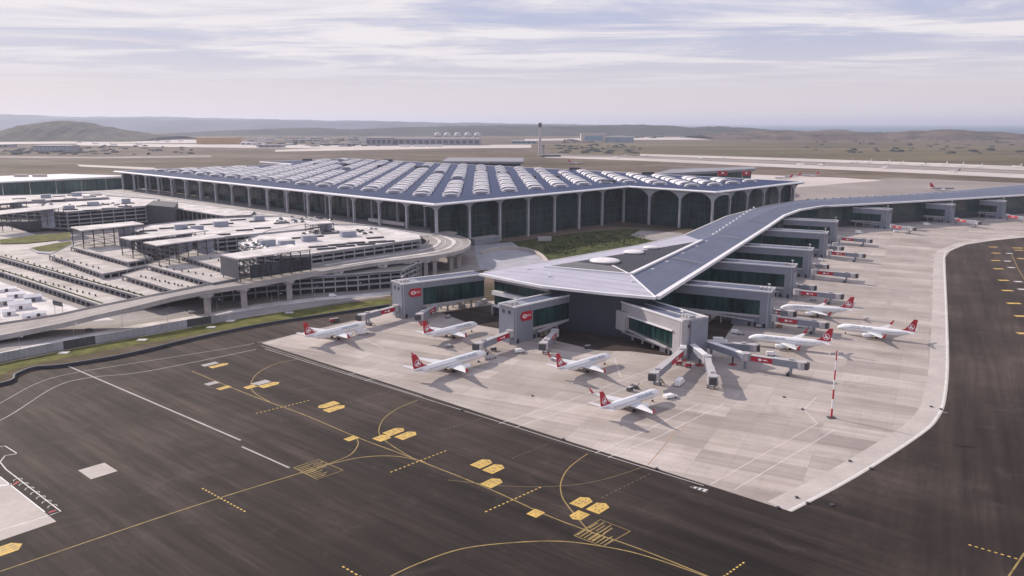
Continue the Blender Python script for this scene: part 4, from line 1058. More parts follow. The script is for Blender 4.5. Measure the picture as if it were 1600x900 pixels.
# ------------------------------------------------------------------ airliners
def airliner():
    root = empty('airliner', (0, 0, 0))
    F = M['planewhite']; Lh = 19.75
    # fuselage stations: x from nose (+) to tail (-): (x, radius, z centre)
    st = [(19.75, .08, 3.3), (19.4, .55, 3.35), (18.7, 1.0, 3.5), (17.6, 1.45, 3.7), (16.0, 1.8, 3.88), (14.2, 1.95, 3.95), (4, 1.97, 3.97), (-6, 1.97, 3.97), (-9.5, 1.85, 4.1), (-13, 1.45, 4.5), (-16, .95, 4.95), (-18.4, .5, 5.3), (-19.7, .18, 5.5)]
    mb = MB(); mb.loft([[(x, r*math.cos(a), z+r*1.04*math.sin(a)) for a in [2*math.pi*k/16 for k in range(16)]] for x, r, z in st])
    fu = mb.build('fuselage', F, root, True)
    def wing(s):
        # (x lead, x trail, y, z, thickness)
        sec = [(4.8, -3.2, 1.2, 2.9, .95), (2.2, -3.4, 5.6, 3.15, .6), (-4.6, -6.2, 16.9, 4.3, .22)]
        rings = []
        for xl, xt, y, z, t in sec:
            c = xl-xt
            rings.append([(xl, y*s, z), (xl-c*.25, y*s, z+t*.6), (xl-c*.6, y*s, z+t*.45), (xt, y*s, z), (xl-c*.6, y*s, z-t*.2), (xl-c*.25, y*s, z-t*.4)])
        wg = MB().loft(rings).build('wing', M['wing'], root)
        wl = MB().loft([[(-4.7, 16.9*s, 4.3), (-6.2, 16.9*s, 4.3), (-6.2, 17.1*s, 4.35), (-4.7, 17.1*s, 4.35)], [(-6.5, 17.9*s, 6.8), (-7.2, 17.9*s, 6.8), (-7.2, 18.0*s, 6.8), (-6.5, 18.0*s, 6.8)]]).build('winglet', M['red'], wg)
        # engine
        eb = MB(); es = [(5.9, .95), (5.6, 1.12), (4.4, 1.2), (2.8, 1.05), (1.6, .7), (.9, .4)]
        eb.loft([[(x, 4.9*s+r*math.cos(a), 1.95+r*math.sin(a)) for a in [2*math.pi*k/12 for k in range(12)]] for x, r in es])
        en = eb.build('engine', F, root, True)
        MB().bar((5.92, 4.9*s, 1.95), (5.96, 4.9*s, 1.95), .82, 12).build('fan', M['dark'], en)
        MB().box(.8, 4.6, 4.75*s if s > 0 else 5.05*s, 5.05*s if s > 0 else 4.75*s, 2.6, 3.2).build('pylon', F, en)
        # stabiliser
        MB().loft([[(-15.2, .4*s, 5.35), (-18.3, .4*s, 5.35), (-18.3, .4*s, 5.15), (-15.2, .4*s, 5.1)], [(-18.2, 7.0*s, 5.95), (-19.6, 7.0*s, 5.95), (-19.6, 7.0*s, 5.85), (-18.2, 7.0*s, 5.82)]]).build('stabiliser', M['wing'], root)
        # main gear
        g = MB().bar((-.9, 2.86*s, .6), (-.9, 2.86*s, 2.6), .14, 6).build('landing_gear', M['mast'], root)
        for q in (-.35, .35): MB().bar((-.9, (2.86)*s+q-.15, .58), (-.9, 2.86*s+q+.15, .58), .56, 10).build('wheel', M['black'], g)
        # cabin windows as one dark dotted row, doors
        wn = MB()
        for k in range(34):
            x = 13.3-.78*k
            if 8 < x < 8.5: continue
            wn.box(x-.13, x+.13, min(1.93*s, 1.99*s), max(1.93*s, 1.99*s), 4.35, 4.68)
        o = wn.build('cabin_windows', M['window'], fu); o['kind'] = 'stuff'
    for s in (-1, 1): wing(s)
    # fin
    fin = [(-11.6, 5.6), (-14.2, 6.9), (-18.0, 12.4), (-19.9, 12.4), (-19.0, 5.9)]
    def slabxz(poly, t): return MB().add([(x, y, z) for y in (-t, t) for x, z in poly], [tuple(range(len(poly)))[::-1], tuple(range(len(poly), 2*len(poly)))]+[(i, (i+1) % len(poly), len(poly)+(i+1) % len(poly), len(poly)+i) for i in range(len(poly))])
    fo = slabxz(fin, .16).build('tail_fin', M['red'], root)
    for s in (-1, 1):
        cxx, czz = -17.0, 8.1
        y = .2*s; N_ = 20
        cs = [(math.cos(2*math.pi*k/N_), math.sin(2*math.pi*k/N_)) for k in range(N_)]
        e = MB().add([(cxx+1.6*c, y, czz+1.6*d) for c, d in cs]+[(cxx+1.36*c, y, czz+1.36*d) for c, d in cs], [(k, (k+1) % N_, N_+(k+1) % N_, N_+k) for k in range(N_)]).build('emblem', M['white'], fo)
        bird = [(-1.3, -.75), (-.75, -.1), (-.2, .35), (.35, 1.3), (.62, .45), (.55, -.05), (1.35, -.45), (.4, -.75), (-.35, -.75), (-.8, -1.1)]
        MB().add([(cxx+a, y, czz+b) for a, b in bird], [(0, 1, 8, 9), (1, 2, 5, 7), (1, 7, 8), (2, 3, 4, 5), (5, 6, 7)]).build('emblem_bird', M['white'], e)
    # cockpit glazing
    MB().loft([[(18.35, y*1.0, z) for y, z in ((-.95, 4.15), (-.5, 4.5), (.5, 4.5), (.95, 4.15))], [(17.35, y, z) for y, z in ((-1.2, 4.55), (-.6, 5.12), (.6, 5.12), (1.2, 4.55))]], cap=False, closed=False).build('cockpit_window', M['window'], root)
    g = MB().bar((15.2, 0, .5), (15.2, 0, 2.4), .1, 6).build('landing_gear', M['mast'], root)
    for q in (-.22, .22): MB().bar((15.2, q-.1, .42), (15.2, q+.1, .42), .4, 10).build('wheel', M['black'], g)
    # lettering TURKISH AIRLINES on both flanks, above the windows
    for s in (-1, 1):
        rot = Matrix.Rotation(math.pi/2, 4, 'X') if s < 0 else Matrix.Rotation(math.pi, 4, 'Z') @ Matrix.Rotation(math.pi/2, 4, 'X')
        m4 = Matrix.Translation((7.2, 1.99*s*.9, 5.25)) @ Matrix.Rotation(-s*R(-22), 4, 'X') @ rot
        text_mesh('lettering', 'TURKISH AIRLINES', 1.35, M['navy'], m4, root)
    return root
M['wing'] = mat('wing_pale_grey', (.62, .62, .65), .35, .05)
proto = airliner()
# (nose px, tail px, label)
planes = [((572.5, 508), (475, 527), 'white airliner with a red fin at the far left, nose to the road-side gate'),
          ((746, 507), (661, 524), 'white airliner with a red fin between the two red-signed gates'),
          ((760, 552), (644, 581), 'longest white red-finned airliner left of the middle, nose to a jet bridge'),
          ((954, 556), (869, 577), 'white red-finned airliner in the centre, in front of the dark concourse wall'),
          ((1030, 612), (937, 638), 'white red-finned airliner nearest the camera, tow truck at its nose'),
          ((1219, 481), (1333, 484), 'white red-finned airliner parked farthest back on the right, beside the second gate'),
          ((1169, 528), (1300, 537), 'white red-finned airliner on the right by the light mast'),
          ((1308, 511), (1432, 521), 'white red-finned airliner standing farthest right on the open apron')]
first = True
for nose, tail, lab in planes:
    a = at(*nose, 3.6); b = at(*tail, 5.3); a.z = b.z = 0; d = a-b; L = d.length
    o = proto if first else copy_tree(proto); first = False
    o.location = (a+b)/2; o.location.z = .05; o.rotation_euler = (0, 0, math.atan2(d.y, d.x)); k = L/39.5
    o.scale = (k, min(k, 1.08), min(1.08, max(.95, k)))
    tag(o, lab, 'airliner', 'white airliners with red tail fins')
# far-off parked aircraft: small, simplified but with all main parts
def far_plane(fin_mat):
    root = empty('parked_aircraft', (0, 0, 0)); pw = M['lightgrey']
    MB().loft([[(x, r*math.cos(a), 4+r*math.sin(a)) for a in [2*math.pi*k/8 for k in range(8)]] for x, r in ((19, .3), (16, 1.8), (-8, 1.9), (-19, .4))]).build('fuselage', pw, root)
    for s in (-1, 1):
        MB().prism([(4, 1.5*s), (-3, 1.5*s), (-6, 17*s), (-4.5, 17*s)], 3, 3.5).build('wing', M['wing'], root)
        MB().prism([(-15, .4*s), (-18.5, .4*s), (-19.5, 6.5*s), (-18, 6.5*s)], 5, 5.2).build('stabiliser', M['wing'], root)
    p = [(-11.6, 5.4), (-18, 12.6), (-20, 12.6), (-18.8, 5.6)]
    MB().add([(x, y, z) for y in (-.2, .2) for x, z in p], [(3, 2, 1, 0), (4, 5, 6, 7)]+[(i, (i+1) % 4, 4+(i+1) % 4, 4+i) for i in range(4)]).build('tail_fin', fin_mat, root)
    return root
fpw = far_plane(M['lightgrey']); fpr = far_plane(M['red']); fpd = far_plane(M['darkgrey'])
far = [(1250, 259, 'w', 1.2, 100), (1283, 259.5, 'd', 1.1, 95), (1330, 255, 'w', 1.2, 80), (1339, 255.6, 'w', 1.1, 70), (1356, 255.3, 'w', 1.3, 95), (1383, 256.4, 'w', 1.3, 100), (1382, 264, 'w', 1.2, 80), (1407, 257, 'w', 1.2, 90), (1440, 258.5, 'd', 1.5, 95), (1472, 259, 'w', 1.3, 100), (1500, 261, 'w', 1.5, 80), (1528, 262, 'w', 1.2, 90), (1588, 262.5, 'w', 1.2, 95), (1490, 269.5, 'd', 1.0, 120), (962, 247.5, 'w', 1.3, 90), (978, 245, 'd', 1.4, 85), (1010, 244.5, 'w', 1.3, 90), (1095, 249, 'w', 1.0, 90), (1130, 247, 'w', 1.1, 80)]
for i, (x, y, k, s, az) in enumerate(far):
    src = {'w': fpw, 'd': fpd, 'r': fpr}[k]; o = copy_tree(src); o.location = at(x, y); o.location.z = .1
    o.rotation_euler = (0, 0, R(az)); s *= .85; o.scale = (s, s, s)
    tag(o, 'tiny white aircraft parked in the row along the distant taxiway' if k == 'w' else 'tiny dark-tailed aircraft parked in the row along the distant taxiway', 'aircraft', 'distant aircraft parked along the far taxiway' if k == 'w' else 'distant dark-tailed aircraft')
redfar = [(1224, 281, 1.0, 0, 'half-hidden red-tailed aircraft just behind the right end of the hall roof'), (1238, 278, 1.0, 8, 'middle of the three red-tailed aircraft behind the right end of the hall roof'), (1266, 276.5, 1.0, 4, 'red-tailed aircraft standing clear to the right of the hall roof'), (1472, 298, 1.15, 178, 'white red-tailed aircraft parked behind the far arm of the concourse'), (900, 257, 1.2, 185, 'red-tailed aircraft showing above the middle of the hall roof')]
for x, y, s, az, lab in redfar:
    o = copy_tree(fpr); o.location = at(x, y); o.rotation_euler = (0, 0, R(180+az)); o.scale = (s, s, s); tag(o, lab, 'aircraft')
# left far aircraft
for x, y in [(124, 223.5), (150, 226), (178, 227.5), (218, 227), (246, 221.5), (262, 222.5), (283, 221.5)]:
    o = copy_tree(fpw); o.location = at(x, y); o.rotation_euler = (0, 0, R(80)); o.scale = (1.5, 1.5, 1.5)
    tag(o, 'tiny white aircraft on the distant apron left of the ochre building', 'aircraft', 'distant aircraft left of the ochre building')
for src in (fpw, fpr, fpd):
    for ch in list(src.children): bpy.data.objects.remove(ch)
    bpy.data.objects.remove(src)

# ------------------------------------------------------------------ light masts
def mast(px, py, h, label):
    p = at(px, py); root = empty('light_mast', p); tag(root, label, 'light mast')
    n = 7
    for k in range(n):
        z0, z1 = h*k/n, h*(k+1)/n
        MB().bar((0, 0, z0), (0, 0, z1), .42-.03*k, 8, .42-.03*(k+1)).build('mast_section', M['red'] if k % 2 == 0 else M['white'], root)
    MB().box(-1.6, 1.6, -1.2, 1.2, .05, .4).build('base', M['darkgrey'], root)
    MB().bar((-2.6, 0, h-1), (2.6, 0, h-1), .16, 6).build('crossbar', M['mast'], root)
    for x in (-2.4, -1.2, 1.2, 2.4): MB().box(x-.45, x+.45, -.35, .35, h-1.7, h-1.1).build('floodlight', M['lightgrey'], root)
    return root
def cart(px, py, az, label, col):
    p = at(px, py); root = empty('baggage_cart', (p.x, p.y, .05), R(90-az)); tag(root, label, 'cart')
    MB().box(-1.6, 1.6, -.8, .8, .5, .7).build('bed', M['darkgrey'], root); MB().box(-1.5, 1.5, -.75, .75, .7, 1.9).build('load', col, root); MB().box(-1.6, 1.6, -.85, .85, 1.9, 2.0).build('cover', M['lightgrey'], root)
    for x in (-1.1, 1.1):
        for s in (-.7, .7): MB().bar((x, s-.08, .3), (x, s+.08, .3), .3, 8).build('wheel', M['black'], root)
for x, y, az, lab, c in [(519, 503, 60, 'red baggage cart on the asphalt above the far left airliner', M['red']), (525, 502, 60, 'second cart above the far left airliner', M['darkgrey']), (984, 611, 45, 'grey baggage cart behind the wing of the nearest airliner', M['darkgrey']), (1060, 570, 80, 'red cart under the camera-facing gate', M['red']), (1075, 574, 80, 'red cart beside a jet bridge footing', M['red']), (771, 548, 60, 'dark cart beside the jet bridge of the longest left-hand airliner', M['darkgrey']), (918, 545, 60, 'dark cart on the shaded service pavement', M['darkgrey']), (1218, 512, 110, 'orange cart at the foot of the nearest right-hand gate', M['orange']), (1185, 512, 110, 'light cart beside the base wall of the nearest right-hand gate', M['lightgrey']), (700, 497, 45, 'light cart behind the second left airliner', M['lightgrey'])]:
    cart(x, y, az, lab, c)
for x, y in [(400, 536), (722, 641), (880, 687), (1026, 733), (1216, 794), (1262, 787), (1361, 733), (1245, 778), (1328, 721), (1455, 636), (1470, 640), (1225, 621), (1254, 640), (832, 619), (1300, 790)]:
    p = at(x, y); o = MB().box(-.5, .5, -.5, .5, 0, .5).build('edge_light', M['darkgrey']); o.location = p; tag(o, 'small dark light fitting set on or beside the edge of the concrete apron', 'edge light', 'light fittings along the apron edge')
mast(1299, 653, 29, 'tall red and white banded light mast standing on the open apron')

# ------------------------------------------------------------------ ground vehicles and people
def vehicle(kind, px, py, az, label, cat, paint=None):
    p = at(px, py); root = empty(kind, (p.x, p.y, .05), R(90-az)); tag(root, label, cat); paint = paint or M['white']
    L, W_, h = {'van': (5.2, 2.0, 2.3), 'tow_truck': (6.5, 2.8, 1.8), 'truck': (8.0, 2.5, 3.2), 'car': (4.4, 1.8, 1.45)}[kind]
    rings = []
    prof = [(-L/2, .45, .85), (-L/2+.1, .4, 1.0), (L*.18, .4, 1.0), (L*.34, .4, .62), (L/2, .45, .52)]
    mb = MB(); mb.loft([[(x, -W_/2, lo), (x, W_/2, lo), (x, W_/2*.92, h*t), (x, -W_/2*.92, h*t)] for x, lo, t in prof]); mb.build('body', paint, root)
    MB().box(L*.2, L*.3, -W_/2*.86, W_/2*.86, h*.64, h*.8).build('windscreen', M['window'], root)
    for x in (-L*.3, L*.3):
        for s in (-1, 1): MB().bar((x, s*(W_/2-.2), .38), (x, s*(W_/2+.04), .38), .38, 10).build('wheel', M['black'], root)
    return root
vehicle('tow_truck', 1047, 621.5, 60, 'white aircraft tow truck at the nose of the nearest airliner', 'tow truck')
vehicle('van', 1150, 521, 100, 'white van parked between the camera-facing gate and the first right-hand gate', 'van')
vehicle('car', 1158, 523, 100, 'light car standing just right of the white van near the gates', 'car', M['lightgrey'])
vehicle('van', 1228, 441, 100, 'white van at the foot of the second right-hand gate', 'van')
vehicle('truck', 1125, 536, 95, 'pale truck beside the red-panelled upper jet bridge', 'truck')
vehicle('truck', 748, 478, 20, 'white catering truck parked under the left end of the concourse', 'truck')
vehicle('truck', 757, 474, 15, 'pale truck backed against the left end of the concourse', 'truck', M['lightgrey'])
vehicle('van', 722, 481, 45, 'small pale van under the road-side gate building', 'van', M['lightgrey'])
vehicle('van', 1247, 425, 100, 'pale van at the foot of the third right-hand gate', 'van')
vehicle('car', 992, 607, 140, 'small dark baggage tractor behind the nearest airliner', 'tractor', M['darkgrey'])
for k, x, y, az, lab, cat, pm in [('truck', 566, 522, 50, 'white fuel truck under the wing side of the far left airliner', 'truck', None), ('car', 702, 542, 60, 'light car between the two rows of left-hand airliners', 'car', M['lightgrey']), ('tow_truck', 767, 560, 50, 'pale tow truck at the nose of the longest left-hand airliner', 'tow truck', M['lightgrey']), ('van', 812, 551, 60, 'white van on the apron left of the short free-standing jet bridge', 'van', None), ('truck', 1062, 601, 30, 'white loader truck below the left-swung jet bridge', 'truck', None), ('van', 1205, 556, 100, 'white van between two right-hand airliners', 'van', None), ('truck', 1256, 512, 100, 'white catering truck beside the right-hand airliner near the light mast', 'truck', None), ('car', 1271, 470, 100, 'light car beside the second right-hand gate', 'car', M['lightgrey']), ('van', 1284, 408, 100, 'white van at the foot of the fourth right-hand gate', 'van', None), ('truck', 1307, 384, 100, 'pale truck at the foot of the fifth right-hand gate', 'truck', M['lightgrey']), ('truck', 1342, 365, 100, 'white truck in the shade of the first far gate', 'truck', None), ('truck', 1448, 352, 100, 'white truck in the shade of the second far gate', 'truck', None), ('van', 1400, 363, 100, 'white van near the first gate on the far arm', 'van', None), ('car', 300, 489, 70, 'small white car on the perimeter road under the viaduct ramp', 'car', None), ('van', 520, 464, 75, 'white van on the perimeter road below the viaduct curve', 'van', None), ('car', 140, 517, 70, 'small dark car on the perimeter road near the left edge', 'car', M['darkgrey'])]:
    vehicle(k, x, y, az, lab, cat, pm)
def person(px, py, label, shirt, az=0):
    p = at(px, py); root = empty('person', (p.x, p.y, .05), R(az)); tag(root, label, 'person')
    me = bpy.data.meshes.new('body')
    J = [(0, 0, .95), (0, 0, 1.2), (0, 0, 1.42), (0, 0, 1.52), (0, 0, 1.68), (.1, 0, .9), (.12, .06, .5), (.12, .0, .06), (-.1, 0, .9), (-.12, -.04, .5), (-.12, -.08, .06), (.2, 0, 1.4), (.27, .02, 1.12), (.25, .15, .9), (-.2, 0, 1.4), (-.27, .02, 1.12), (-.25, .15, .9)]
    E = [(0, 1), (1, 2), (2, 3), (3, 4), (0, 5), (5, 6), (6, 7), (0, 8), (8, 9), (9, 10), (2, 11), (11, 12), (12, 13), (2, 14), (14, 15), (15, 16)]
    me.from_pydata(J, E, []); o = link('body', me, root); me.materials.append(shirt)
    sk = o.modifiers.new('skin', 'SKIN'); rad = [.15, .15, .16, .07, .1, .09, .07, .05, .09, .07, .05, .07, .05, .035, .07, .05, .035]
    for v, r_ in zip(me.skin_vertices[0].data, rad): v.radius = (r_, r_)
    me.skin_vertices[0].data[0].use_root = True
    o.modifiers.new('sub', 'SUBSURF').levels = 1
    return root
person(998, 603, 'ground crew member in a dark uniform behind the nearest airliner', M['darkgrey'], 20)
person(1004, 606, 'ground crew member in a hi-vis yellow vest behind the nearest airliner', M['glasslamp'], 60)

# ------------------------------------------------------------------ viaduct
ZD = 15.0
vo = [(650, 361), (700, 366.5), (728, 374), (735, 381), (724, 391), (690, 399.5), (640, 406), (580, 413.5), (520, 423), (460, 434), (400, 444.5), (330, 455), (270, 466.5)]
vi = [(610, 360), (640, 364), (662, 371), (668, 378), (652, 387), (610, 394), (560, 401.5), (500, 412), (440, 422), (400, 430), (370, 436.5), (320, 446), (255, 459)]
VO = spline([at(x, y, ZD) for x, y in vo], 4); VI = spline([at(x, y, ZD) for x, y in vi], 4)
# lower, descending stretch
zs = [ZD, 13, 10, 7, 4, 1.5]
vo2 = [(270, 466.5), (200, 484), (150, 495), (100, 507), (0, 527), (-150, 562)]; vi2 = [(255, 459), (190, 472), (140, 482), (90, 493), (0, 507), (-150, 535)]
for (x, y), z in list(zip(vo2, zs))[1:]: VO.append(at(x, y, z))
for (x, y), z in list(zip(vi2, zs))[1:]: VI.append(at(x, y, z))
via = empty('viaduct', (0, 0, 0)); tag(via, 'curving concrete road viaduct that loops down from the departures deck to the left', 'viaduct')
n = len(VO)
mb = MB(); mb.loft([[VO[i]-Vector((0, 0, 1.6)), VI[i]-Vector((0, 0, 1.6)), VI[i], VO[i]] for i in range(n)]); mb.build('deck', M['road'], via)
def off_edge(A, B, t): return [a.lerp(b, t) for a, b in zip(A, B)]
beam('parapet', off_edge(VO, VI, 0.0), .9, 2.9, M['conc'], via, -1.7)
beam('parapet', off_edge(VO, VI, 1.0), .5, 1.3, M['conc'], via, -.2)
beam('kerb_island', off_edge(VO, VI, .38)[4:30], 3.5, .3, M['conclight'], via, 0.005)
beam('kerb_island', off_edge(VO, VI, .72)[4:30], 3.0, .28, M['conclight'], via, 0.005)
beam('lane_line', off_edge(VO, VI, .2), .4, .02, M['wallwhite'], via, 0.006)
beam('lane_line', off_edge(VO, VI, .58), .4, .02, M['wallwhite'], via, 0.007)
for x, y in [(452, 437), (530, 424), (600, 414), (668, 405), (682, 403), (708, 396), (720, 392), (380, 449), (322, 459), (655, 407), (640, 408)]:
    p = at(x, y, ZD); d = 0
    c = p+Vector((-2.0, 6.0, 0)); zt = ZD-1.7 if x > 280 else 11.0
    if x < 280: zt = 9.5
    MB().box(c.x-1.4, c.x+1.4, c.y-2.2, c.y+2.2, 0, zt).build('pillar', M['conc'], via)
    MB().box(c.x-3.2, c.x+3.2, c.y-3.6, c.y+3.6, zt-1.6, zt).build('pillar_head', M['conc'], via)

# cars queued on the departures deck
carmesh = {}
def car(p, az, paint, lab, grp):
    key = paint.name
    if key not in carmesh:
        b = MB().loft([[(x, -.9, .35), (x, .9, .35), (x, .9, z), (x, -.9, z)] for x, z in ((-2.2, .8), (-2.1, .95), (2.0, .9), (2.2, .7))])
        c = MB().loft([[(x, -.8, .94), (x, .8, .94), (x*.8, .68, z), (x*.8, -.68, z)] for x, z in ((-1.6, 1.5), (1.1, 1.5))])
        wl = MB().bar((-1.3, -.95, .35), (-1.3, .95, .35), .34, 8); wl.bar((1.3, -.95, .35), (1.3, .95, .35), .34, 8)
        carmesh[key] = (b.mesh('body', paint), c.mesh('cabin', M['window']), wl.mesh('wheels', M['black']))
    root = empty('car', p, az); tag(root, lab, 'car', grp)
    for me, nm in zip(carmesh[key], ('body', 'cabin', 'wheels')): link(nm, me, root)
    return root
rnd = random.Random(21); rv = math.atan2(V.y, V.x)
for lane_ in (-22, -26.5, -31, -43):
    v = 20+rnd.uniform(0, 8)
    while v < 330:
        if rnd.random() < (.75 if v < 180 else .3):
            c = rnd.choice(['w', 'w', 'w', 'd', 'g'])
            car(H(lane_+rnd.uniform(-.4, .4), v, 15.52), rv, {'w': M['white'], 'd': M['darkgrey'], 'g': M['lightgrey']}[c], {'w': 'small white car queued on the departures deck before the hall', 'd': 'small dark car queued on the departures deck before the hall', 'g': 'small silver car queued on the departures deck before the hall'}[c], {'w': 'white cars on the departures deck', 'd': 'dark cars on the departures deck', 'g': 'silver cars on the departures deck'}[c])
        v += rnd.uniform(6.5, 12)

# ------------------------------------------------------------------ car park: open decks stepping down to the left
def garage(name, poly_px, ztop, floors, z0, label, face_edges=None, bay=7.0, parapet=.9, roofm=None, fh=None):
    P = [q if isinstance(q, Vector) else at(q[0], q[1], ztop) for q in poly_px]; root = empty(name, (P[0].x, P[0].y, 0)); tag(root, label, 'car park')
    o0 = Vector((P[0].x, P[0].y, 0)); Q = [(p-o0).xy for p in P]; n = len(Q)
    fh = fh or (ztop-z0)/floors
    MB().prism(Q, ztop-.9, ztop).build('roof_deck', roofm or (M['terrace'] if name == 'car_park_terrace' else M['conclight']), root)
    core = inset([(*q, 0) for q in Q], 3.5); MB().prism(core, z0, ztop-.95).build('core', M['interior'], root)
    for k in range(1, floors):
        MB().prism(Q, ztop-fh*k-.5, ztop-fh*k+.45).build('floor_slab', M['concwall'], root)
    area = sum(Q[i][0]*Q[(i+1) % n][1]-Q[(i+1) % n][0]*Q[i][1] for i in range(n)); s = 1 if area > 0 else -1
    mbp = MB()
    cm_ = MB().box(-.38, .38, -.5, .3, z0, ztop-.9).mesh('pillar', M['concwall'])
    for i in range(n):
        a = Vector((*Q[i], 0)); b = Vector((*Q[(i+1) % n], 0)); d = (b-a); L = d.length
        if L < 1: continue
        d.normalize(); inn = Vector((-d.y, d.x, 0))*s
        mbp.obox(a+d*.01, d, L-.45*s*0-.42, (.4*s), ztop-(1.0 if floors == 1 else 1.3), ztop+(.45 if floors == 1 else parapet), 0)
        if face_edges is None or i in face_edges:
            m_ = max(1, round(L/bay))
            for k in range(m_+1):
                p = a+d*(L*k/m_)+inn*.7; put(cm_, 'pillar', p, math.atan2(d.y, d.x), root)
    mbp.build('parapet', M['concwall'], root)
    return root
def scatter_roof(root_poly_px, z, nslots, nunits, seed, rows=3, lab='x'):
    pass
# lowest terraces (front left)
garage('car_park_terrace', [(-300, 322), (-60, 405), (0, 425), (165, 480), (320, 452), (240, 430), (120, 392), (0, 355), (-300, 300)], 4.5, 1, .1, 'lowest long car park terrace nearest the wall of white tents', bay=8)
garage('car_park_terrace', [(-250, 326), (-60, 386), (0, 403), (232, 468), (330, 450), (240, 424), (120, 386), (0, 350), (-250, 300)], 8.5, 1, 4.6, 'second long car park terrace with a row of dark roof vents', bay=8)
garage('car_park_terrace', [(76, 399), (160, 428.5), (199, 421.5), (250, 412), (190, 395), (120, 378)], 12.5, 1, 8.6, 'short car park terrace with a free corner, left of the steel canopies', bay=7)
garage('car_park_terrace', [(190, 430), (285, 458.5), (350, 446), (300, 428), (240, 416)], 12.3, 1, 8.6, 'car park terrace with rows of dots beside the viaduct', bay=7)
garage('car_park_terrace', [(110, 386), (200, 410.5), (240, 404), (200, 388), (150, 376)], 16, 1, 12.6, 'car park terrace below the small lawn under the first canopy', bay=7)
garage('car_park_terrace', [(228, 414), (332, 443), (370, 436), (345, 420), (275, 398)], 16, 1, 12.4, 'car park terrace just left of the grey-panelled canopy', bay=7)
garage('car_park_terrace', [(278, 399), (350, 421), (380, 415), (360, 395), (310, 388)], 19.5, 1, 16.1, 'upper car park terrace tucked behind the grey-panelled canopy', bay=7)
lawn = sheet('roof_lawn', [p for p in pxs([(48, 389), (85, 382), (112, 378), (112, 390), (78, 395), (60, 394)], 8.6)], 9.6, M['grass'])
MB().prism([p.xy for p in pxs([(46, 389), (85, 381), (113, 377), (113, 391), (80, 398), (58, 396)], 8.6)], 8.55, 9.5).build('lawn_kerb', M['concwall'], lawn)
sheet('roof_lawn', pxs([(0, 375), (60, 368), (110, 364), (110, 374), (40, 381), (0, 382)], 8.6), 9.2, M['grass'])
# big upper decks
GA = garage('parking_garage', [(487, 398), (658, 374.5), (655, 366), (600, 356), (560, 352), (470, 352), (420, 361), (372, 380), (400, 398), (440, 402)], 23, 6, .1, 'white-roofed parking garage wrapped by the viaduct curve', bay=9.5, fh=3.9)
GB_ = garage('parking_garage', [(340, 372), (478, 359), (520, 350), (440, 338), (330, 342), (235, 352), (205, 362), (270, 372)], 23.5, 5, .1, 'broad white-roofed parking garage behind the steel canopies', bay=8, fh=4)
GC = garage('parking_garage', [(104, 332), (228, 322.5), (250, 312), (150, 305), (20, 312), (-60, 322), (40, 330)], 22, 5, 2, 'far left parking garage with two dark blue window bands', bay=12, fh=4.5)
GD = garage('parking_garage', [(-120, 322), (0, 318), (170, 309), (160, 302), (0, 306), (-120, 312)], 24, 4, 4, 'rearmost white-roofed parking garage at the left', bay=12)
fl = [at(x, y, 0) for x, y in ((330, 474), (400, 466.5), (470, 461), (560, 455), (628, 449))]
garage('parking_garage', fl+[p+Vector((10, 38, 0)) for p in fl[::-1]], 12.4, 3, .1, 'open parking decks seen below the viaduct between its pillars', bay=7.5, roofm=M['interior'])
# dark-clad ramp tower and the deck spur behind it
rt = MB().prism([p.xy for p in pxs([(229, 320), (272, 324), (278, 316), (240, 313)], 24)], 0, 24).build('ramp_tower', M['darkgrey']); tag(rt, 'dark lattice-clad block between the rear parking garages', 'ramp tower')
spur = garage('deck_spur', [(272, 326), (352, 338), (392, 336), (398, 330), (330, 322), (276, 316)], 17, 1, 1, 'access road spur on a row of thin pillars left of the hall', bay=11)
# roof clutter: long dark slots, blue-grey plant boxes
SLN = {23.2: 'garage wrapped by the viaduct', 23.7: 'broad garage behind the canopies', 22.2: 'far left garage', 24.2: 'rearmost garage'}
slots = [(z, x, y) for z, L_ in ((23.2, [(497, 386), (510, 389), (527, 383), (540, 385), (556, 380), (572, 382), (590, 378), (603, 378), (470, 372), (492, 370), (517, 365), (540, 362), (586, 372)]), (23.7, [(300, 358), (232, 361), (262, 357), (292, 352), (325, 351), (352, 350), (382, 360), (410, 357), (346, 367), (440, 349), (402, 346), (372, 344)]), (22.2, [(140, 329), (170, 326), (195, 323), (160, 320), (130, 322), (200, 318), (110, 328)]), (24.2, [(90, 313), (110, 311), (140, 308), (60, 313), (92, 307), (115, 305), (150, 305), (30, 311)])) for x, y in L_]
for z, x, y in slots:
    p = at(x, y, z); o = MB().box(-7.5, 7.5, -1.3, 1.3, -.2, 1.0).build('roof_slot', M['darkgrey']); o.location = p; o.rotation_euler = (0, 0, R(28))
    tag(o, 'long low dark vent slot on the roof of the '+SLN[z], 'roof vent', 'dark vent slots on the '+SLN[z])
units = [(418, 383, 23.2, 6), (483, 376, 23.2, 6), (544, 369, 23.2, 6.5), (448, 384, 23.2, 6), (283, 358, 23.7, 5.5), (308, 360, 23.7, 5.5), (345, 353, 23.7, 6.5), (405, 344, 23.7, 5), (145, 321, 22.2, 6), (108, 327, 22.2, 6), (120, 306, 24.2, 6), (72, 309, 24.2, 6), (197, 316, 22.2, 5)]
ulabs = ['largest grey plant box near the front of the viaduct garage roof', 'grey plant box in the middle of the viaduct garage roof', 'grey plant box at the right end of the viaduct garage roof', 'flat grey plant box beside the front one on the viaduct garage roof', 'left of two plant boxes behind the canopies', 'right of two plant boxes behind the canopies', 'wide blue-grey plant box at the back of the broad garage roof', 'plant box at the rear corner of the broad garage roof', 'plant box on the far left garage above its window bands', 'plant box at the left end of the far left garage', 'blue plant box on the rearmost garage roof', 'grey plant box left on the rearmost garage roof', 'plant box beside the dark ramp tower']
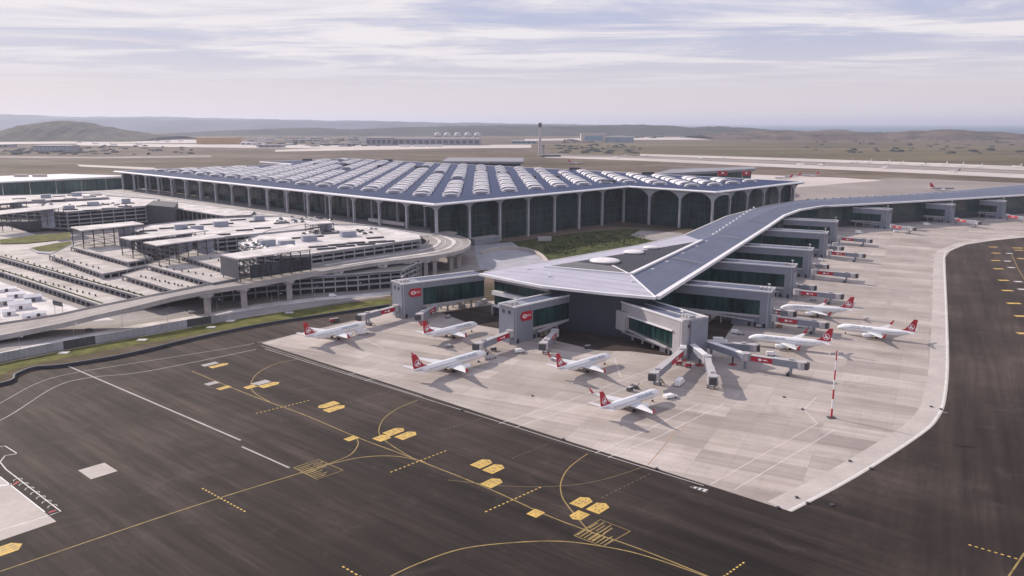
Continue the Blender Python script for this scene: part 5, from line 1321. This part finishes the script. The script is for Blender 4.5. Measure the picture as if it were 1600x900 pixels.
for (x, y, z, s), lab in zip(units, ulabs):
    p = at(x, y, z); r_ = empty('plant_box', p, R(30)); tag(r_, lab, 'plant box')
    MB().box(-s, s, -s*.55, s*.55, 0, 4.2).build('housing', M['unit'], r_); MB().box(-s-.2, s+.2, -s*.6, s*.6, 4.2, 4.5).build('lid', M['lightgrey'], r_)
rnd = random.Random(5)     # parked cars on the roofs
for reg, z, gn in [((470, 358, 600, 366), 23.05, 'back of the garage wrapped by the viaduct'), ((430, 339, 520, 349), 23.55, 'right end of the broad garage'), ((380, 376, 420, 390), 23.05, 'front left of the garage wrapped by the viaduct'), ((60, 318, 200, 322), 22.05, 'far left garage')]:
    for _ in range(26):
        x = rnd.uniform(reg[0], reg[2]); y = rnd.uniform(reg[1], reg[3]); c = rnd.choice('dwg')
        car(at(x, y, z), rv+rnd.choice((0, math.pi/2)), {'w': M['white'], 'd': M['darkgrey'], 'g': M['unit']}[c], {'w': 'small white car parked on the roof, '+gn, 'd': 'small dark car parked on the roof, '+gn, 'g': 'small blue-grey car parked on the roof, '+gn}[c], {'w': 'white cars, '+gn, 'd': 'dark cars, '+gn, 'g': 'blue-grey cars, '+gn}[c])
# dotted vents on the terraces
vent = MB().box(-.4, .4, -.4, .4, 0, 1.3).mesh('vent_post', M['darkgrey'])
vrows = [((8, 400), (350 - 130, 461), 8.55, 24), ((5, 424), (150, 463), 4.55, 16), ((85, 402), (155, 420), 12.55, 8), ((222, 433), (300, 451), 12.35, 12), ((250, 417), (330, 432), 16.05, 8), ((330, 405), (350, 411), 19.6, 3)]
for (a, b, z, n_), tn in zip(vrows, ('second long terrace', 'lowest long terrace', 'free-cornered terrace', 'dotted terrace beside the viaduct', 'terrace left of the grey-panelled canopy', 'upper terrace behind the grey-panelled canopy')):
    for k in range(n_):
        t = k/max(1, n_-1); o = link('vent_post', vent); o.location = at(a[0]+(b[0]-a[0])*t+rnd.uniform(-1.5, 1.5), a[1]+(b[1]-a[1])*t+rnd.uniform(-.8, .8), z)
        tag(o, 'small dark vent post in the row along the '+tn, 'vent post', 'vent posts on the '+tn)
# green fringe along terrace edges
for a, b, z in [((0, 421), (160, 474), 4.6), ((0, 400.5), (228, 463), 8.6)]:
    o = beam('planting_strip', [at(*a, z), at(*b, z)], 1.1, .35, M['garden'], None, 0); tag(o, 'narrow green planting strip along the edge of a car park terrace, %s' % ('lower one' if z < 5 else 'upper one'), 'planting')

# steel canopies
def canopy(roof_px, z, zb, label, solid=False, nx=7):
    P = [at(x, y, z) for x, y in roof_px]; root = empty('steel_canopy', (P[0].x, P[0].y, 0)); tag(root, label, 'canopy')
    o0 = Vector((P[0].x, P[0].y, 0)); Q = [p-o0 for p in P]
    MB().prism([q.xy for q in Q], z, z+.8).build('roof', M['conclight'], root)
    A, B, C_, D_ = [Vector((q.x, q.y, 0)) for q in Q]      # near-left, near-right ... A-B short end, B-C long side
    for k in range(nx+1):
        t = k/nx
        for (s, e) in ((A, D_), (B, C_)):
            p = s.lerp(e, t); p = p.lerp((A+B+C_+D_)/4, .03)
            MB().bar((p.x, p.y, zb), (p.x, p.y, z), .38, 4).build('post', M['frame'], root)
        if k < nx:
            for zz_ in [zb+(z-zb)*f for f in (.3, .6, .93)]:
                for (s, e) in ((A, D_), (B, C_)):
                    p = s.lerp(e, t).lerp((A+B+C_+D_)/4, .03); q = s.lerp(e, t+1/nx).lerp((A+B+C_+D_)/4, .03)
                    MB().bar((p.x, p.y, zz_), (q.x, q.y, zz_), .22, 4).build('rail', M['frame'], root)
                p = A.lerp(D_, t); q = B.lerp(C_, t); MB().bar((p.x, p.y, zz_), (q.x, q.y, zz_), .22, 4).build('rail', M['frame'], root)
    if solid:
        d = (B-A).normalized(); MB().obox(A-d*.2, d, (B-A).length+.4, .4, zb+2, z-.02, -.5).build('end_panel', M['grey2'], root)
        d = (C_-B).normalized(); Lc = (C_-B).length
        MB().obox(B+d*9, d, Lc-9, .3, zb+1, z-5, .6).build('side_glass', M['window'], root)
    else:
        c1 = A.lerp(D_, .78).lerp(B.lerp(C_, .78), .5); MB().box(c1.x-5, c1.x+5, c1.y-4, c1.y+4, zb-4, z-.1).build('stair_core', M['unit'], root)
    return root
M['grey2'] = mat('charcoal_grey_panel', (.10, .10, .115), .6, .08)
canopy([(110, 356), (127, 361.5), (225, 351), (208, 347)], 31, 13, 'steel-framed canopy over the ramp nearest the far left garage', nx=6)
canopy([(187, 372), (204, 376.5), (322, 362), (300, 359)], 30, 13, 'middle steel-framed canopy with a long white roof', nx=7)
canopy([(224, 380), (245, 385), (352, 371), (335, 367)], 31, 14, 'steel-framed canopy in front, with a blue stair core under it', nx=7)
canopy([(345, 400), (372, 406), (486, 391), (455, 383)], 31, 16, 'canopy whose near end is closed by a charcoal grey panel', True, nx=7)
canopy([(-30, 333), (0, 336), (100, 325), (92, 321)], 29, 12, 'white-roofed steel canopy at the left edge above the dark ramp', nx=7)
canopy([(-40, 317), (0, 319), (42, 315), (32, 312)], 29, 16, 'small rear canopy at the left edge', nx=4)
canopy([(476, 349), (485, 352), (522, 349), (512, 346.5)], 30, 23, 'small glazed pavilion canopy on the garage roof in front of the hall', nx=3)
rp = MB().prism([p.xy for p in pxs([(-60, 352), (45, 350), (110, 344), (104, 334), (-60, 338)], 10)], 2, 13).build('ramp_block', M['darkgrey']); tag(rp, 'dark ramp block below the canopy at the left edge', 'ramp')

# white tents and cabins in the yard at the left
yard = sheet('works_yard', pxs([(-300, 440), (-60, 425), (0, 440), (130, 485), (180, 500), (0, 508), (-300, 540)]), .06, M['conclight'])
tents = [(8, 476, 14, 9, 6, 'grey-sided cabin at the left edge of the works yard', M['lightgrey']), (52, 470, 14, 9, 6, 'grey cabin standing free in the middle of the works yard', M['unit']), (32, 482, 18, 11, 7, 'biggest white tent in the works yard', M['tarp']), (25, 464, 16, 10, 5, 'white tent behind the biggest one', M['tarp']), (60, 494, 12, 7, 4, 'white cabin with a dark window near the viaduct', M['white']), (10, 455, 18, 9, 4, 'long white shed at the back of the works yard', M['tarp']), (45, 499, 10, 7, 5, 'small white tent closest to the viaduct', M['tarp']), (14, 492, 10, 8, 5, 'small white tent in the front left corner of the yard', M['tarp'])]
for x, y, L, W_, h, lab, m in tents:
    L *= .72; W_ *= .72; h *= .8
    p = at(x, y); r_ = empty('site_tent', p, R(35)); tag(r_, lab, 'tent' if m is M['tarp'] else 'cabin')
    MB().box(-L/2, L/2, -W_/2, W_/2, 0, h*.65).build('wall', m, r_)
    MB().add([(-L/2-.3, -W_/2-.3, h*.65), (L/2+.3, -W_/2-.3, h*.65), (L/2+.3, W_/2+.3, h*.65), (-L/2-.3, W_/2+.3, h*.65), (-L/2, 0, h), (L/2, 0, h)], [(0, 1, 5, 4), (2, 3, 4, 5), (0, 4, 3), (1, 2, 5), (3, 2, 1, 0)]).build('roof', M['tarp'], r_)
    MB().box(-1, 1, -W_/2-.06, -W_/2+.02, .1, 2.4).build('door', M['darkgrey'], r_)
bb = empty('billboard', at(92, 492), R(-35)); tag(bb, 'dark board on two thin posts in the works yard', 'billboard')
MB().box(-6, 6, -.15, .15, 6, 9).build('board', M['darkgrey'], bb)
for x in (-5, 5): MB().bar((x, .25, 0), (x, .25, 9), .15, 5).build('post', M['mast'], bb)

# ------------------------------------------------------------------ far buildings
def far_block(name, x0, x1, y, h, depth_m, label, m, cat='building', roof=None, wins=0, winm=None):
    a = at(x0, y); b = at(x1, y); L = (b-a).length; r_ = empty(name, (a+b)/2); tag(r_, label, cat)
    MB().box(-L/2, L/2, 0, depth_m, 0, h).build('wall', m, r_)
    MB().box(-L/2-2, L/2+2, -2, depth_m+2, h, h+1.5).build('roof', roof or M['lightgrey'], r_)
    for k in range(wins):
        w0 = -L/2+L*(k+.15)/wins; MB().box(w0, w0+L*.7/wins, -.4, .1, h*.25, h*.75).build('window', winm or M['window'], r_)
    return r_
far_block('hangar', 307, 371, 225.5, 38, 80, 'long ochre hangar on the far left apron', M['ochre'], 'hangar', M['beige'], 8, M['ochre'])
far_block('cargo_building', 572, 612, 227.5, 42, 120, 'dark grey block at the left end of the distant long building', M['greyfar'], wins=5)
far_block('cargo_building', 613, 750, 227.0, 36, 160, 'long grey cargo building below the row of white domes', M['greyfar'], wins=14)
far_block('hangar', 908, 947, 222.3, 52, 80, 'pale hangar with tall blue doors right of the control tower', M['beige'], 'hangar', wins=1, winm=M['bluefar'])
far_block('hangar', 949, 990, 222.5, 32, 80, 'low blue building joined to the hangar with blue doors', M['bluefar'], wins=6, winm=M['greyfar'])
far_block('warehouse', 52, 108, 236.8, 24, 90, 'low blue-grey warehouse at the left on the airfield', M['greyfar'], wins=9, winm=M['unit'])
far_block('warehouse', -20, 12, 230.5, 14, 80, 'small dark warehouse at the left edge on the airfield', M['greyfar'], wins=4)
far_block('warehouse', 25, 54, 214.8, 18, 90, 'small white building at the foot of the left hill', M['white'])
far_block('warehouse', 800, 838, 224.3, 14, 120, 'low blue-grey building at the foot of the control tower', M['bluefar'], wins=5)
far_block('warehouse', 404, 440, 230.5, 12, 60, 'low grey sheds behind the rear roof edge at the left', M['greyfar'], wins=4)
far_block('warehouse', 445, 500, 221, 12, 60, 'pale sheds on the brown ground beyond the hall', M['beige'], wins=5)
far_block('warehouse', 500, 560, 227, 10, 60, 'row of low grey buildings left of the cargo building', M['greyfar'], wins=6)
far_block('warehouse', 376, 410, 226.5, 12, 60, 'white sheds just right of the ochre hangar', M['white'], wins=4)
for i, (a, b) in enumerate([(623, 640), (646, 664), (668, 690)]):
    far_block('warehouse', a, b, 229.3, 9, 30, ['left', 'middle', 'right'][i]+' one of three white sheds before the long cargo building', M['white'], 'shed')
rs = random.Random(9)
for k in range(60):
    x = rs.uniform(375, 570) if k < 46 else rs.uniform(900, 1250); y = rs.uniform(213, 231) if k < 46 else rs.uniform(212, 217)
    far_block('shed', x, x+rs.uniform(4, 14), y, rs.uniform(5, 10), rs.uniform(20, 60), 'tiny far-off shed scattered on the brown ground left of the cargo building' if k < 46 else 'tiny far-off shed at the foot of the dark wooded ridge', rs.choice([M['white'], M['greyfar'], M['beige'], M['lightgrey']]), 'shed')['group'] = 'far sheds left of the cargo building' if k < 46 else 'far sheds below the ridge'
mb_ = MB(); dm = None
for i, x in enumerate([684, 699, 715, 731, 746]):
    p = at(x, 214.5); r_ = empty('storage_dome', p); tag(r_, ['leftmost', 'second from the left', 'middle', 'fourth from the left', 'rightmost'][i]+' white storage dome above the long cargo building', 'storage dome', 'white storage domes on the horizon')
    rings = [[(29*math.cos(a*math.pi/8)*math.cos(e), 29*math.sin(a*math.pi/8)*math.cos(e), 16+27*math.sin(e)) for a in range(16)] for e in [R(t) for t in (0, 18, 36, 54, 70, 85)]]
    MB().loft([[(x_, y_, 0) for x_, y_, _ in rings[0]]]+rings).build('shell', M['lightgrey'], r_, True)
ct = empty('control_tower', at(843.5, 243)); tag(ct, 'tall slim control tower with a dark wide cab against the horizon', 'control tower')
ctD = at(843.5, 243).y
MB().bar((0, 0, 0), (0, 0, 108), 6.5, 12, 4.0).build('shaft', M['lightgrey'], ct)
MB().loft([[(r*math.cos(a*math.pi/7), r*math.sin(a*math.pi/7), z) for a in range(14)] for z, r in ((103, 4), (108, 7), (116, 8), (117, 6), (121, 5))]).build('cab', M['darkgrey'], ct)
far_block('service_block', 846, 876, 245, 7, 25, 'low dark building at the foot of the control tower', M['darkgrey'])
rtw = empty('radar_tower', at(849, 244)); tag(rtw, 'short grey tower beside the foot of the control tower', 'radar tower')
MB().bar((0, 0, 0), (0, 0, 34), 3, 8).build('shaft', M['greyfar'], rtw); MB().bar((0, 0, 34), (0, 0, 40), 5, 8).build('cab', M['darkgrey'], rtw)
# roofs of other piers behind the hall
for px_, lab in [([(690, 252), (818, 252.5), (818, 246.5), (700, 246)], 'grey low block behind the middle of the hall roof'), ([(1015, 272.5), (1180, 263.5), (1180, 260.5), (1050, 264)], 'slate blue roof of the far pier showing behind the hall')]:
    r_ = empty('rear_pier', (0, 0, 0)); tag(r_, lab, 'pier')
    P = [at(x, y, 44) for x, y in px_]; MB().prism([p.xy for p in P], 40, 44).build('roof', M['greyfar'], r_)
    MB().prism(inset(P, 6), 0, 40).build('wall', M['glass'], r_)
for x0, x1, lab in [(1122, 1140, 'left of two red sign boards behind the right part of the hall roof'), (1160, 1175, 'right of two red sign boards behind the right part of the hall roof')]:
    a = at(x0, 270, 46); b = at(x1, 270, 46); r_ = empty('sign_board', (a.x, a.y, 0)); tag(r_, lab, 'sign')
    L = b.x-a.x; MB().box(0, L*.8, -.4, .4, 42, 48.5).build('panel', M['red'], r_); MB().box(L*.3, L*.5, -.6, -.42, 44.5, 47).build('emblem', M['white'], r_); MB().box(0, 1, .5, 1.5, 0, 44).build('post', M['mast'], r_)

# ------------------------------------------------------------------ the air
hz = MB().box(-125000, 125000, -5000, 125000, -8, 335).mesh('haze', M['white'])
hm = bpy.data.materials.new('thin_haze'); hm.use_nodes = True; hm.node_tree.nodes.clear(); ht = NT(hm.node_tree)
pv = ht.n('ShaderNodeVolumePrincipled', {'Color': (.76, .80, 1.0, 1), 'Density': 4.6e-5, 'Anisotropy': .25}); ho = ht.n('ShaderNodeOutputMaterial'); ht.l.new(pv.outputs[0], ho.inputs['Volume'])
hz.materials.clear(); hz.materials.append(hm)
ho_ = link('haze', hz); tag(ho_, kind='stuff')
print('objects', len(bpy.data.objects), 'skylights', n_sky)
